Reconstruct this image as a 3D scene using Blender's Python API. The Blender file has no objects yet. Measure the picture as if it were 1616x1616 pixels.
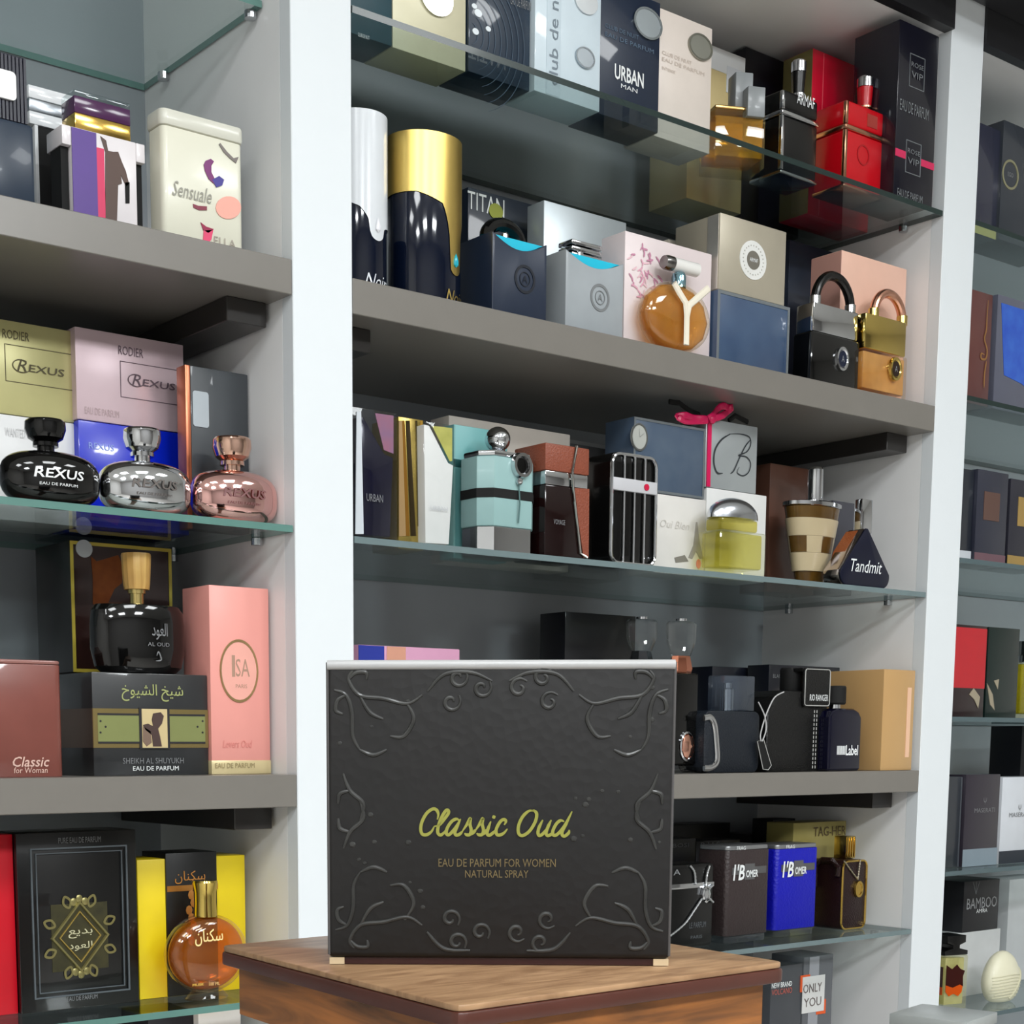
import bpy, bmesh, math, random
from mathutils import Vector, Matrix
random.seed(7)
R = math.radians
scene = bpy.context.scene
col = scene.collection

# ------------------------------------------------------------------ camera
FPX, CXP, CYP = 2458.48, 643.06, 1511.4
CAM = Vector((-0.9614, -1.3572, 0.0118))
YAW, PITCH = 0.65, -0.1358
fwd = Vector((math.sin(YAW)*math.cos(PITCH), math.cos(YAW)*math.cos(PITCH), math.sin(PITCH)))
rgt = Vector((math.cos(YAW), -math.sin(YAW), 0))
upv = rgt.cross(fwd)
cam = bpy.data.cameras.new('camera')
cam.sensor_width = 36
cam.lens = FPX/1616*36
cam.shift_x = (808-CXP)/1616
cam.shift_y = (CYP-808)/1616
cam.clip_start = 0.02
co = bpy.data.objects.new('camera', cam)
m3 = Matrix((rgt, upv, -fwd)).transposed()
co.matrix_world = Matrix.Translation(CAM) @ m3.to_4x4()
col.objects.link(co)
scene.camera = co

# ------------------------------------------------------------------ world, exposure
w = bpy.data.worlds.new('world'); scene.world = w; w.use_nodes = True
w.node_tree.nodes['Background'].inputs[0].default_value = (.8, .88, 1, 1)
w.node_tree.nodes['Background'].inputs[1].default_value = 0.25
vs = scene.view_settings
vs.view_transform = 'Standard'; vs.look = 'None'; vs.gamma = 1; vs.use_curve_mapping = False
vs.exposure = 0.0
LAMP_W = (14.0, 57.0)   # watts of each ceiling panel, near and far row
CEIL = 1.62
FLOOR = -1.5
LAMPS = [(-2.4, -1.7), (-1.2, -1.7), (0, -1.7), (1.2, -1.7), (-2.2, -3.3), (-0.7, -3.3), (0.8, -3.3)]

# ------------------------------------------------------------------ materials
def lin(c):
    o = []
    for v in c:
        v = v/255
        o.append(v/12.92 if v <= .04045 else ((v+.055)/1.055)**2.4)
    return (*o, 1)
_mc = {}
def mat(rgb, kind='card', **k):
    key = (rgb, kind, tuple(sorted(k.items())))
    if key in _mc: return _mc[key]
    m = bpy.data.materials.new(f'{kind}_{rgb[0]}_{rgb[1]}_{rgb[2]}')
    m.use_nodes = True
    nt = m.node_tree; N = nt.nodes; Lk = nt.links
    b = N['Principled BSDF']; out = N['Material Output']
    c = lin(rgb)
    if kind in ('card', 'film', 'gloss', 'leather', 'matte'):
        c = tuple(max(.0025, x*.93-.011) for x in c[:3])+(1,)
    def tex(scale, detail=3):
        tc = N.new('ShaderNodeTexCoord'); n = N.new('ShaderNodeTexNoise')
        n.inputs['Scale'].default_value = scale; n.inputs['Detail'].default_value = detail
        Lk.new(tc.outputs['Object'], n.inputs['Vector']); return n
    def bump(node, strength, dist=.002, sock=0):
        bp = N.new('ShaderNodeBump'); bp.inputs['Strength'].default_value = strength
        bp.inputs['Distance'].default_value = dist
        Lk.new(node.outputs[sock], bp.inputs['Height']); Lk.new(bp.outputs[0], b.inputs['Normal'])
        return bp
    if kind in ('glass', 'liquid', 'pane'):
        N.remove(b)
        tr = N.new('ShaderNodeBsdfTransparent'); gl = N.new('ShaderNodeBsdfGlossy')
        gl.inputs['Roughness'].default_value = k.get('rough', .03)
        gl.inputs['Color'].default_value = (.95, .97, .97, 1)
        tr.inputs['Color'].default_value = c
        lw = N.new('ShaderNodeLayerWeight'); lw.inputs[0].default_value = .5
        pw_ = N.new('ShaderNodeMath'); pw_.operation = 'POWER'; pw_.inputs[1].default_value = 4
        Lk.new(lw.outputs['Facing'], pw_.inputs[0])
        fr = N.new('ShaderNodeMath'); fr.operation = 'MULTIPLY_ADD'; fr.inputs[1].default_value = k.get('refl', .8); fr.inputs[2].default_value = .04
        Lk.new(pw_.outputs[0], fr.inputs[0])
        mx = N.new('ShaderNodeMixShader')
        base = tr
        if kind == 'liquid' or k.get('haze'):
            tl = N.new('ShaderNodeBsdfDiffuse'); tl.inputs['Color'].default_value = lin(k.get('glow', rgb))
            mm = N.new('ShaderNodeMixShader'); mm.inputs[0].default_value = k.get('haze', .35)
            n = tex(18); mp = N.new('ShaderNodeMath'); mp.operation = 'MULTIPLY'; mp.inputs[1].default_value = 2*k.get('haze', .35)
            Lk.new(n.outputs[0], mp.inputs[0]); Lk.new(mp.outputs[0], mm.inputs[0])
            Lk.new(tr.outputs[0], mm.inputs[1]); Lk.new(tl.outputs[0], mm.inputs[2]); base = mm
        Lk.new(fr.outputs[0], mx.inputs[0]); Lk.new(base.outputs[0], mx.inputs[1]); Lk.new(gl.outputs[0], mx.inputs[2])
        Lk.new(mx.outputs[0], out.inputs[0])
        _mc[key] = m; return m
    P = dict(card=(.42, 0, .2), film=(.4, 0, .45), gloss=(.14, 0, .12), matte=(.75, 0, 0), chrome=(.07, 1, 0),
             foil=(.3, .75, .2), metal=(.22, 1, 0), leather=(.5, 0, .1), paint=(.5, 0, 0), laminate=(.33, 0, .15),
             wood=(.42, 0, .25), ink=(.5, 0, 0), mark=(.5, 0, 0))[kind]
    b.inputs['Roughness'].default_value = k.get('rough', P[0])
    b.inputs['Specular IOR Level'].default_value = .38
    b.inputs['Metallic'].default_value = k.get('metal', P[1])
    b.inputs['Coat Weight'].default_value = k.get('coat', P[2])
    b.inputs['Coat Roughness'].default_value = .05 if kind in ('film', 'gloss') else .25
    if kind == 'wood':
        tc = N.new('ShaderNodeTexCoord'); mp = N.new('ShaderNodeMapping')
        mp.inputs['Scale'].default_value = k.get('grain', (1, 9, 9))
        Lk.new(tc.outputs['Object'], mp.inputs[0])
        n = N.new('ShaderNodeTexNoise'); n.inputs['Scale'].default_value = k.get('scale', 7); n.inputs['Detail'].default_value = 6
        n.inputs['Distortion'].default_value = 1.6
        Lk.new(mp.outputs[0], n.inputs['Vector'])
        rp = N.new('ShaderNodeValToRGB')
        d = k.get('dark', (90, 55, 30))
        rp.color_ramp.elements[0].position = .32; rp.color_ramp.elements[0].color = lin(d)
        rp.color_ramp.elements[1].position = .68; rp.color_ramp.elements[1].color = c
        Lk.new(n.outputs[0], rp.inputs[0]); Lk.new(rp.outputs[0], b.inputs['Base Color'])
        bump(n, .1, .001)
        _mc[key] = m; return m
    n = tex(k.get('nscale', 30))
    rp = N.new('ShaderNodeMix'); rp.data_type = 'RGBA'
    v = k.get('vary', .08)
    rp.inputs[6].default_value = tuple(x*(1-v) for x in c[:3])+(1,)
    rp.inputs[7].default_value = tuple(min(1, x*(1+v)) for x in c[:3])+(1,)
    if 'to' in k:
        q = lin(k['to']); rp.inputs[7].default_value = tuple(max(.0025, x*.93-.011) for x in q[:3])+(1,)
    Lk.new(n.outputs[0], rp.inputs[0]); Lk.new(rp.outputs[2], b.inputs['Base Color'])
    if kind == 'film':
        n2 = tex(26, 1); bp = bump(n2, k.get('bump', .1), .0012)
        Lk.new(bp.outputs[0], b.inputs['Coat Normal'])
    if kind == 'leather':
        vo = N.new('ShaderNodeTexVoronoi'); vo.inputs['Scale'].default_value = k.get('lscale', 420)
        tc = N.new('ShaderNodeTexCoord'); Lk.new(tc.outputs['Object'], vo.inputs['Vector'])
        bump(vo, k.get('lstr', .35), .0015)
    _mc[key] = m; return m

# ------------------------------------------------------------------ mesh builder
def crom(pts, n=6, closed=False):
    pts = [Vector(p) for p in pts]; o = []
    L = len(pts); rng = range(L if closed else L-1)
    for i in rng:
        if closed: a, b, c, d = (pts[(i+j-1) % L] for j in range(4))
        else: a, b, c, d = pts[max(i-1, 0)], pts[i], pts[i+1], pts[min(i+2, L-1)]
        for j in range(n):
            t = j/n
            o.append(.5*((2*b)+(c-a)*t+(2*a-5*b+4*c-d)*t*t+(3*b-a-3*c+d)*t**3))
    if not closed: o.append(pts[-1])
    return o
def rr(w, h, r, n=5, cx=0, cy=0):
    r = min(r, w/2-1e-5, h/2-1e-5); o = []
    for (sx, sy, a0) in ((1, 1, 0), (-1, 1, 90), (-1, -1, 180), (1, -1, 270)):
        for i in range(n+1):
            a = R(a0+90*i/n)
            o.append((cx+sx*(w/2-r)+r*math.cos(a), cy+sy*(h/2-r)+r*math.sin(a)))
    return o
def circ(cx, cy, rx, ry=None, n=28):
    ry = rx if ry is None else ry
    return [(cx+rx*math.cos(2*math.pi*i/n), cy+ry*math.sin(2*math.pi*i/n)) for i in range(n)]

class G:
    def __init__(s): s.bm = bmesh.new(); s.ms = []
    def mi(s, m):
        if m not in s.ms: s.ms.append(m)
        return s.ms.index(m)
    def merge(s, b2, m, smooth=False, M=None):
        if M is not None: bmesh.ops.transform(b2, matrix=M, verts=b2.verts)
        i = s.mi(m)
        for f in b2.faces: f.material_index = i; f.smooth = smooth
        me = bpy.data.meshes.new('t'); b2.to_mesh(me); b2.free()
        s.bm.from_mesh(me); bpy.data.meshes.remove(me); return s
    def box(s, x0, x1, y0, y1, z0, z1, m, bev=0, seg=2, M=None):
        b2 = bmesh.new(); bmesh.ops.create_cube(b2, size=1)
        for v in b2.verts:
            v.co = Vector(((x0+x1)/2+v.co.x*(x1-x0), (y0+y1)/2+v.co.y*(y1-y0), (z0+z1)/2+v.co.z*(z1-z0)))
        if bev: bmesh.ops.bevel(b2, geom=b2.edges[:], offset=bev, segments=seg, affect='EDGES', profile=.5)
        return s.merge(b2, m, False, M)
    def prism(s, poly, y0, y1, m, bev=0, axis='y', smooth=False, M=None, seg=2):
        """outline in the XZ plane pushed along y, or in the XY plane pushed along z"""
        b2 = bmesh.new()
        def mk(p, t): return (p[0], t, p[1]) if axis == 'y' else (p[0], p[1], t)
        A = [b2.verts.new(mk(p, y0)) for p in poly]; B = [b2.verts.new(mk(p, y1)) for p in poly]
        n = len(poly)
        e = [b2.faces.new(A), b2.faces.new(B[::-1])]
        for i in range(n): b2.faces.new((A[i], B[i], B[(i+1) % n], A[(i+1) % n]))
        bmesh.ops.recalc_face_normals(b2, faces=b2.faces)
        if bev:
            ed = set(x for f in e for x in f.edges)
            bmesh.ops.bevel(b2, geom=list(ed), offset=bev, segments=seg, affect='EDGES', profile=.5)
        bmesh.ops.triangulate(b2, faces=[f for f in b2.faces if len(f.verts) > 4])
        return s.merge(b2, m, smooth, M)
    def lathe(s, prof, m, seg=36, c=(0, 0, 0), sx=1, sy=1, M=None, smooth=True):
        b2 = bmesh.new(); rings = []
        for r, z in prof:
            if r < 1e-6: rings.append([b2.verts.new((c[0], c[1], c[2]+z))])
            else: rings.append([b2.verts.new((c[0]+sx*r*math.cos(2*math.pi*i/seg), c[1]+sy*r*math.sin(2*math.pi*i/seg), c[2]+z)) for i in range(seg)])
        for a, b in zip(rings, rings[1:]):
            for i in range(seg):
                j = (i+1) % seg
                if len(a) == 1 and len(b) == 1: continue
                if len(a) == 1: b2.faces.new((a[0], b[j], b[i]))
                elif len(b) == 1: b2.faces.new((a[i], a[j], b[0]))
                else: b2.faces.new((a[i], a[j], b[j], b[i]))
        for ring, flip in ((rings[0], 1), (rings[-1], 0)):
            if len(ring) > 1:
                cv = [b2.verts.new(v.co) for v in ring]; b2.faces.new(cv[::-1] if flip else cv)
        bmesh.ops.recalc_face_normals(b2, faces=b2.faces)
        s.merge(b2, m, smooth, M)
        return s
    def tube(s, pts, r, m, seg=8, closed=False, flat=1.0, M=None):
        pts = [Vector(p) for p in pts]; n = len(pts); b2 = bmesh.new(); rings = []
        up = Vector((0, 1, 0)); rad = r if isinstance(r, (list, tuple)) else [r]*n
        for i, p in enumerate(pts):
            t = (pts[(i+1) % n]-pts[i-1]) if closed else (pts[min(i+1, n-1)]-pts[max(i-1, 0)])
            t.normalize()
            u = up if abs(t.dot(up)) < .93 else Vector((1, 0, 0))
            a = t.cross(u).normalized(); b = a.cross(t).normalized()
            rings.append([b2.verts.new(p+rad[i]*(a*math.cos(2*math.pi*k/seg)+b*flat*math.sin(2*math.pi*k/seg))) for k in range(seg)])
        for i in range(n if closed else n-1):
            A, B = rings[i], rings[(i+1) % n]
            for k in range(seg): b2.faces.new((A[k], A[(k+1) % seg], B[(k+1) % seg], B[k]))
        if not closed: b2.faces.new(rings[0][::-1]); b2.faces.new(rings[-1])
        bmesh.ops.recalc_face_normals(b2, faces=b2.faces)
        return s.merge(b2, m, True, M)
    def ball(s, c, r, m, sc=(1, 1, 1), seg=24):
        b2 = bmesh.new(); bmesh.ops.create_uvsphere(b2, u_segments=seg, v_segments=seg//2, radius=r)
        return s.merge(b2, m, True, Matrix.Translation(c) @ Matrix.Diagonal((*sc, 1)))
    def patch(s, rf, z0, z1, a0, a1, sy, m, n=10):
        """curved patch on a round wall of radius rf(z)"""
        b2 = bmesh.new(); L = []
        for i in range(n+1):
            a = R(a0+(a1-a0)*i/n)
            L.append([b2.verts.new((k*rf(z)*math.cos(a), k*sy*rf(z)*math.sin(a), z)) for z, k in ((z0, .985), (z0, 1.012), (z1, 1.012), (z1, .985))])
        for A, B in zip(L, L[1:]):
            for j in range(3): b2.faces.new((A[j], A[j+1], B[j+1], B[j]))
        bmesh.ops.recalc_face_normals(b2, faces=b2.faces)
        return s.merge(b2, m)
    def flat(s, poly, y, m):
        """printed patch lying on a front face"""
        return s.prism(poly, y, y+.0007, m)
    def ring(s, cx, cz, r0, r1, y0, y1, m, sx=1, sz=1, n=36):
        b2 = bmesh.new()
        def c(r, y): return [b2.verts.new((cx+sx*r*math.cos(2*math.pi*i/n), y, cz+sz*r*math.sin(2*math.pi*i/n))) for i in range(n)]
        A, B, C, D = c(r0, y0), c(r1, y0), c(r1, y1), c(r0, y1)
        for P, Q in ((A, B), (B, C), (C, D), (D, A)):
            for i in range(n): b2.faces.new((P[i], P[(i+1) % n], Q[(i+1) % n], Q[i]))
        bmesh.ops.recalc_face_normals(b2, faces=b2.faces)
        return s.merge(b2, m, False)
    def frame(s, x0, x1, z0, z1, t, y0, y1, m):
        s.box(x0, x1, y0, y1, z1-t, z1, m); s.box(x0, x1, y0, y1, z0, z0+t, m)
        s.box(x0, x0+t, y0, y1, z0+t, z1-t, m); s.box(x1-t, x1, y0, y1, z0+t, z1-t, m); return s
    def stroke(s, pts, wd, y, m, n=5, smooth=True, closed=False, taper=True):
        """brush stroke: a flat ribbon in the XZ plane"""
        P = crom([(p[0], p[1], 0) for p in pts], n, closed) if smooth else [Vector((p[0], p[1], 0)) for p in pts]
        b2 = bmesh.new(); L = []; k = len(P)
        for i, p in enumerate(P):
            t = (P[(i+1) % k]-P[i-1]) if closed else (P[min(i+1, k-1)]-P[max(i-1, 0)])
            if t.length < 1e-9: t = Vector((1, 0, 0))
            t.normalize(); nn = Vector((-t.y, t.x, 0))
            ww = wd/2
            if taper and not closed: ww *= min(1, .35+4*min(i, k-1-i)/k)
            yy = y(p.x, p.y) if callable(y) else y
            L.append((b2.verts.new((p.x+nn.x*ww, yy, p.y+nn.y*ww)), b2.verts.new((p.x-nn.x*ww, yy, p.y-nn.y*ww))))
        for i in range(k if closed else k-1):
            a, b = L[i], L[(i+1) % k]; b2.faces.new((a[0], a[1], b[1], b[0]))
        return s.merge(b2, m)
    def text(s, body, x0, x1, z0, z1, y, m, shear=0, bold=0):
        cu = bpy.data.curves.new('t', 'FONT'); cu.body = body; cu.size = 1; cu.resolution_u = 2; cu.shear = shear
        cu.offset = bold
        ob = bpy.data.objects.new('t', cu)
        me = bpy.data.meshes.new_from_object(ob)
        bpy.data.objects.remove(ob); bpy.data.curves.remove(cu)
        if len(me.vertices):
            xs = [v.co.x for v in me.vertices]; ys = [v.co.y for v in me.vertices]
            ax, bx, ay, by = min(xs), max(xs), min(ys), max(ys)
            for v in me.vertices:
                X = x0+(v.co.x-ax)/max(bx-ax, 1e-6)*(x1-x0); Zz = z0+(v.co.y-ay)/max(by-ay, 1e-6)*(z1-z0)
                v.co = Vector((X, y(X, Zz) if callable(y) else y, Zz))
            b2 = bmesh.new(); b2.from_mesh(me); s.merge(b2, m)
        bpy.data.meshes.remove(me); return s
    def build(s, name, parent=None):
        me = bpy.data.meshes.new(name); s.bm.to_mesh(me); s.bm.free(); me.set_sharp_from_angle(angle=R(24))
        for m in s.ms: me.materials.append(m)
        o = bpy.data.objects.new(name, me); col.objects.link(o)
        if parent is not None: o.parent = parent
        return o

# ------------------------------------------------------------------ things
def ray(px, py): return fwd+rgt*((px-CXP)/FPX)-upv*((py-CYP)/FPX)
def at_y(px, py, Y):
    d = ray(px, py); return CAM+d*((Y-CAM.y)/d.y)
def at_z(px, py, z):
    d = ray(px, py); return CAM+d*((z-CAM.z)/d.z)
def sx(px, Y, z):
    """X of the point at depth Y and height z that shows in photo column px"""
    k = (px-CXP)/FPX; n = rgt-fwd*k
    return CAM.x-(n.y*(Y-CAM.y)+n.z*(z-CAM.z))/n.x
def sz(py, X, Y):
    k = (CYP-py)/FPX; n = upv-fwd*k
    return CAM.z-(n.x*(X-CAM.x)+n.y*(Y-CAM.y))/n.z

THINGS = []
class T:
    """one thing: front face at depth Y, from photo columns pl to pr, top at photo row pt"""
    def __init__(s, name, label, cat, z, Y, pl=None, pr=None, pt=None, d=.05, X=None, h=None, group=None, at=None, rz=0, w=None, rnd=False):
        s.name, s.label, s.cat, s.group = name, label, cat, group
        s.d = d
        if at is not None:
            s.w, s.h = w, h; xc, yc = at
        elif rnd:
            yc = Y+d/2; xc = sx((pl+pr)/2, yc, z+.05)
            dv = Vector((xc, yc, z+.05))-CAM; ha = dv.dot(fwd)*(pr-pl)/2/FPX
            n2 = math.hypot(dv.x, dv.y); c_, s_ = dv.y/n2, dv.x/n2
            s.w = 2*max(math.sqrt(max(ha*ha-(d/2*s_)**2, 0))/c_, .55*ha); s.h = h if h else sz(pt, xc, yc)-z
        else:
            x0 = X[0] if X and X[0] is not None else sx(pl, Y, z+.06)
            x1 = X[1] if X and X[1] is not None else sx(pr, Y, z+.06)
            s.w = x1-x0; xc = (x0+x1)/2; yc = Y+d/2
            s.h = h if h else sz(pt, xc, Y)-z
        s.M = Matrix.Translation((xc, yc, z)) @ Matrix.Rotation(rz, 4, 'Z')
        s.Mi = s.M.inverted()
        s.yf = -d/2; s.z = z; s.top = z+s.h; s.parts = []; s.subs = []
        THINGS.append(s)
    def p(s, px, py, y=None):
        y = s.yf if y is None else y
        o = s.Mi @ CAM; dr = s.Mi.to_3x3() @ ray(px, py)
        q = o+dr*((y-o.y)/dr.y); return (q.x, q.z)
    def P(s, pts, y=None, clip=False):
        q = [s.p(a, b, y) for a, b in pts]
        return [(max(-s.w/2+.002, min(s.w/2-.002, a)), min(b, s.h-.002)) for a, b in q] if clip else q
    def rect(s, l, t, r, b, y=None):
        my, mx = (t+b)/2, (l+r)/2
        if y is not None and abs(y) < 1e-9:      # round part: its radius as it appears
            xc, zc = s.p(mx, my, 0); dist = (s.M @ Vector((xc, 0, zc))-CAM).dot(fwd); rr_ = dist*(r-l)/2/FPX
            return xc-rr_, xc+rr_, s.p(mx, b, y)[1], s.p(mx, t, y)[1]
        return s.p(l, my, y)[0], s.p(r, my, y)[0], s.p(mx, b, y)[1], s.p(mx, t, y)[1]
    def part(s, name, label=None, of=None):
        g = G(); s.parts.append((name, g, label, of)); return g
    def carton(s, m, bev=.0009, name='carton'):
        return s.part(name).box(-s.w/2, s.w/2, -s.d/2, s.d/2, 0, s.h, m, bev)
    def txt(s, body, l, t, r, b, m, name='lettering', y=None, g=None, **k):
        yf = s.yf-.0007 if y is None else y
        return s.part(name).text(body, *s.rect(l, t, r, b, yf if not callable(yf) else None), yf, m, **k)
    def done(s):
        if len(s.parts) == 1:
            o = s.parts[0][1].build(s.name); o.matrix_world = s.M; top = o
        else:
            top = bpy.data.objects.new(s.name, None); top.empty_display_size = .02
            col.objects.link(top); top.matrix_world = s.M; ob = {}
            for n, g, lb, of in s.parts:
                o = g.build(n, ob[of] if of else top)
                if lb: o['label'] = lb
                ob.setdefault(n, o)
        top['label'] = s.label; top['category'] = s.cat
        if s.group: top['group'] = s.group
def logo(t, l, tp, r, b, m):
    """ringed R followed by wide capitals"""
    g = t.part('lettering'); a = t.rect(l, tp, r, b); y = t.yf-.0007; w_, h_ = a[1]-a[0], a[3]-a[2]
    g.text('R', a[0]+w_*.08, a[0]+w_*.27, a[2], a[3]+h_*.15, y, m, shear=.3); g.text('EXUS', a[0]+w_*.30, a[1], a[2]+h_*.05, a[2]+h_*.78, y-.0001, m, bold=.01, shear=.1)
    g.stroke([(a[0]+w_*(.17+.17*math.cos(R(k))), a[2]+h_*(.5+.62*math.sin(R(k)))) for k in range(60, 390, 30)], .0009, y-.0002, m, 3)
def struct(name, g):
    o = g.build(name); o['kind'] = 'structure'; return o

# ------------------------------------------------------------------ room
WHITE = mat((216, 221, 224), 'paint', vary=.015)
INNER = mat((232, 232, 232), 'laminate', vary=.02, rough=.38)
BACKP = mat((150, 155, 160), 'laminate', vary=.03, rough=.3)
SHELFM = mat((116, 112, 106), 'laminate', vary=.05, rough=.3)
BRK = mat((42, 39, 37), 'laminate', vary=.1)
HEAD = mat((32, 32, 35), 'laminate', vary=.1)
WALL = mat((205, 203, 198), 'paint', vary=.03)
g = G(); g.box(-4, 4.5, -5, .5, FLOOR-.05, FLOOR, mat((196, 192, 186), 'laminate', nscale=5)); struct('floor', g)
g = G(); g.box(-4, 4.5, -5, .5, CEIL, CEIL+.05, mat((236, 236, 234), 'paint')); struct('ceiling', g)
g = G(); g.box(-4, 4.5, .42, .5, FLOOR, CEIL, WALL); struct('wall_back', g)
g = G(); g.box(-4, 4.5, -5, -4.92, FLOOR, CEIL, mat((150, 148, 146), 'paint')); struct('wall_front', g)
g = G(); g.box(-4, -3.92, -4.92, .42, FLOOR, CEIL, mat((206, 204, 200), 'paint')); struct('wall_left', g)
g = G(); g.box(4.42, 4.5, -4.92, .42, FLOOR, CEIL, mat((206, 204, 200), 'paint')); struct('wall_right', g)
g = G(); g.box(-3.92, 4.42, .405, .42, FLOOR, FLOOR+.1, WALL); struct('baseboard_back', g)

for i, (lx, ly) in enumerate(LAMPS):
    root = bpy.data.objects.new('ceiling_light', None); col.objects.link(root); root.location = (lx, ly, CEIL)
    root['label'] = 'square white ceiling light panel in the shop ceiling in front of the shelves'
    root['category'] = 'light'; root['group'] = 'ceiling light panels'
    g = G(); g.frame(-.31, .31, -.31, .31, .012, -.02, -.001, WHITE)
    for f in g.bm.verts: f.co = Vector((f.co.x, f.co.z, f.co.y))
    bmesh.ops.recalc_face_normals(g.bm, faces=g.bm.faces)
    g.build('frame', root)
    em = bpy.data.materials.get('diffuser')
    if not em:
        em = bpy.data.materials.new('diffuser'); em.use_nodes = True
        bb = em.node_tree.nodes['Principled BSDF']; bb.inputs['Emission Color'].default_value = (1, .98, .95, 1)
        bb.inputs['Emission Strength'].default_value = 4
    g = G(); g.box(-.297, .297, -.297, .297, -.012, -.001, em); g.build('diffuser', root)
    la = bpy.data.lights.new('panel_lamp', 'AREA'); la.shape = 'SQUARE'; la.size = .58; la.energy = LAMP_W[0] if ly > -2.5 else LAMP_W[1]
    la.color = (.93, .975, 1)
    lo = bpy.data.objects.new('panel_lamp', la); col.objects.link(lo); lo.parent = root; lo.location = (0, 0, -.025)

# ------------------------------------------------------------------ wall shelving
XL, XR, DEP = -.0723, 1.0747, .297
BAYS = {'L': (-1.07, XL), 'M': (0, 1.0), 'R': (XR, 2.07)}
root = bpy.data.objects.new('wall_shelving', None); col.objects.link(root); root.location = (.5, .15, FLOOR)
root['label'] = 'tall built-in wall shelving with white uprights and grey back panels, carrying all the perfumes'
root['category'] = 'shelving'
def spart(name, g, lb=None):
    o = g.build(name, root); o.location = (-.5, -.15, -FLOOR)
    if lb: o['label'] = lb
    return o
for x0, x1 in ((-1.14, -1.07), (XL, 0), (1.0, XR), (2.07, 2.14)):
    g = G()
    g.box(x0, x1, 0, .02, FLOOR+.05, 1.3, WHITE, .0008, 1)
    g.box(x0, x1, .02, DEP, FLOOR+.05, 1.3, INNER)
    spart('upright', g, 'white upright post')
for k, (x0, x1) in BAYS.items():
    g = G(); g.box(x0, x1, DEP, DEP+.02, FLOOR+.1, 1.3, BACKP); spart('back_panel', g, 'grey back panel')
    g = G(); g.box(x0, x1, .012, DEP, .975, 1.0, INNER); spart('top_panel', g)
    g = G(); g.box(x0, x1, -.004, .012, .974, 1.3, HEAD); spart('header_board', g, 'black header board')
    g = G(); g.box(x0, x1, .0, DEP, FLOOR+.05, FLOOR+.5, INNER); spart('plinth', g)
g = G(); g.box(-1.16, 2.16, -.13, -.0045, 1.02, 1.36, HEAD); spart('cornice', g)

def wood_shelf(k, z0, z1, label, brackets=(1, 1)):
    x0, x1 = BAYS[k]
    r = bpy.data.objects.new('wooden_shelf', None); col.objects.link(r); r.location = ((x0+x1)/2, .15, z1)
    r['label'] = label; r['category'] = 'shelf'; r['group'] = 'thick grey shelves'
    W = x1-x0
    g = G(); g.box(-W/2+.0008, W/2-.0008, -.15, DEP-.1508, z0-z1, 0, SHELFM, .0007, 1); g.build('board', r)
    for s in (-1, 1):
        if not brackets[(s+1)//2]: continue
        g = G(); a, b = sorted((s*(W/2-.052), s*(W/2-.006)))
        g.box(a, b, -.11, DEP-.1508, z0-z1-.024, z0-z1-.0002, BRK, .0008, 1); o = g.build('bracket', r); o['label'] = 'dark brown bracket beam'
PANE = mat((232, 238, 237), 'pane', refl=.5, rough=.015)
def edge_mat(k): return mat(dict(L=(98, 136, 128), M=(112, 128, 130), T=(40, 54, 52), R=(84, 100, 104))[k], 'gloss', rough=.25)
CLIPM = mat((190, 192, 195), 'chrome', rough=.2)
def glass_shelf(k, z, label, y0=.001, ed=None):
    x0, x1 = BAYS[k]
    r = bpy.data.objects.new('glass_shelf', None); col.objects.link(r); r.location = ((x0+x1)/2, .15, z)
    r['label'] = label; r['category'] = 'shelf'; r['group'] = 'clear glass shelves'
    W = x1-x0; g = G()
    g.box(-W/2+.002, W/2-.002, y0-.15, DEP-.152, -.0068, 0, PANE)
    g.bm.faces.ensure_lookup_table()
    ei = g.mi(edge_mat(ed or k))
    for f in g.bm.faces:
        if abs(f.normal.z) < .5: f.material_index = ei
    g.build('pane', r)
    for sx_ in (-1, 1):
        for yy in (-.09, .09):
            c = G(); c.lathe([(0, -.0075), (.006, -.007), (.006, 0), (.004, .0)], CLIPM, 12, (sx_*(W/2-.008), yy, -.0073))
            c.build('shelf_pin', r)
Z = dict(M1=.7412, M2=.4822, M3=.2268, M4=-.0246, M5=-.2557, M6=-.52, L0=.7415, L1=.4870, L2=.2314, L3=-.0185, L4=-.250, L5=-.52,
         R1=.7445, R2=.507, R3=.2808, R4=.0527, R5=-.1755, R6=-.402)
wood_shelf('M', .4475, Z['M2'], 'thick grey shelf under the padlock bottles in the middle bay')
wood_shelf('M', -.0554, Z['M4'], 'thick grey shelf just right of the big dark box, under the brown kraft box')
wood_shelf('M', -.555, Z['M6'], 'thick grey shelf low in the middle bay, under the only-you box')
wood_shelf('L', .4536, Z['L1'], 'thick grey shelf under the cream tin with a painted face')
wood_shelf('L', -.0518, Z['L3'], 'thick grey shelf under the tall pink box in the left bay')
wood_shelf('L', -.555, Z['L5'], 'thick grey shelf lowest in the left bay')
glass_shelf('M', Z['M1'], 'glass shelf at the top of the middle bay under the red bottle', ed='T')
glass_shelf('M', Z['M3'], 'glass shelf under the teal bottle with a chrome ball cap')
glass_shelf('M', Z['M5'], 'glass shelf under the blue bottle')
glass_shelf('L', Z['L0'], 'empty-looking glass shelf seen from below at the top left corner', .048)
glass_shelf('L', Z['L2'], 'glass shelf under the silver and rose gold round bottles')
glass_shelf('L', Z['L4'], 'glass shelf under the round amber bottle at the lower left')
glass_shelf('R', Z['R1'], 'topmost glass shelf at the right edge, under the box with a ring emblem', ed='T')
glass_shelf('R', Z['R2'], 'glass shelf at the right edge under the bright blue box', ed='T')
glass_shelf('R', Z['R3'], 'glass shelf at the right edge under the dark boxes with square gold labels')
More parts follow.
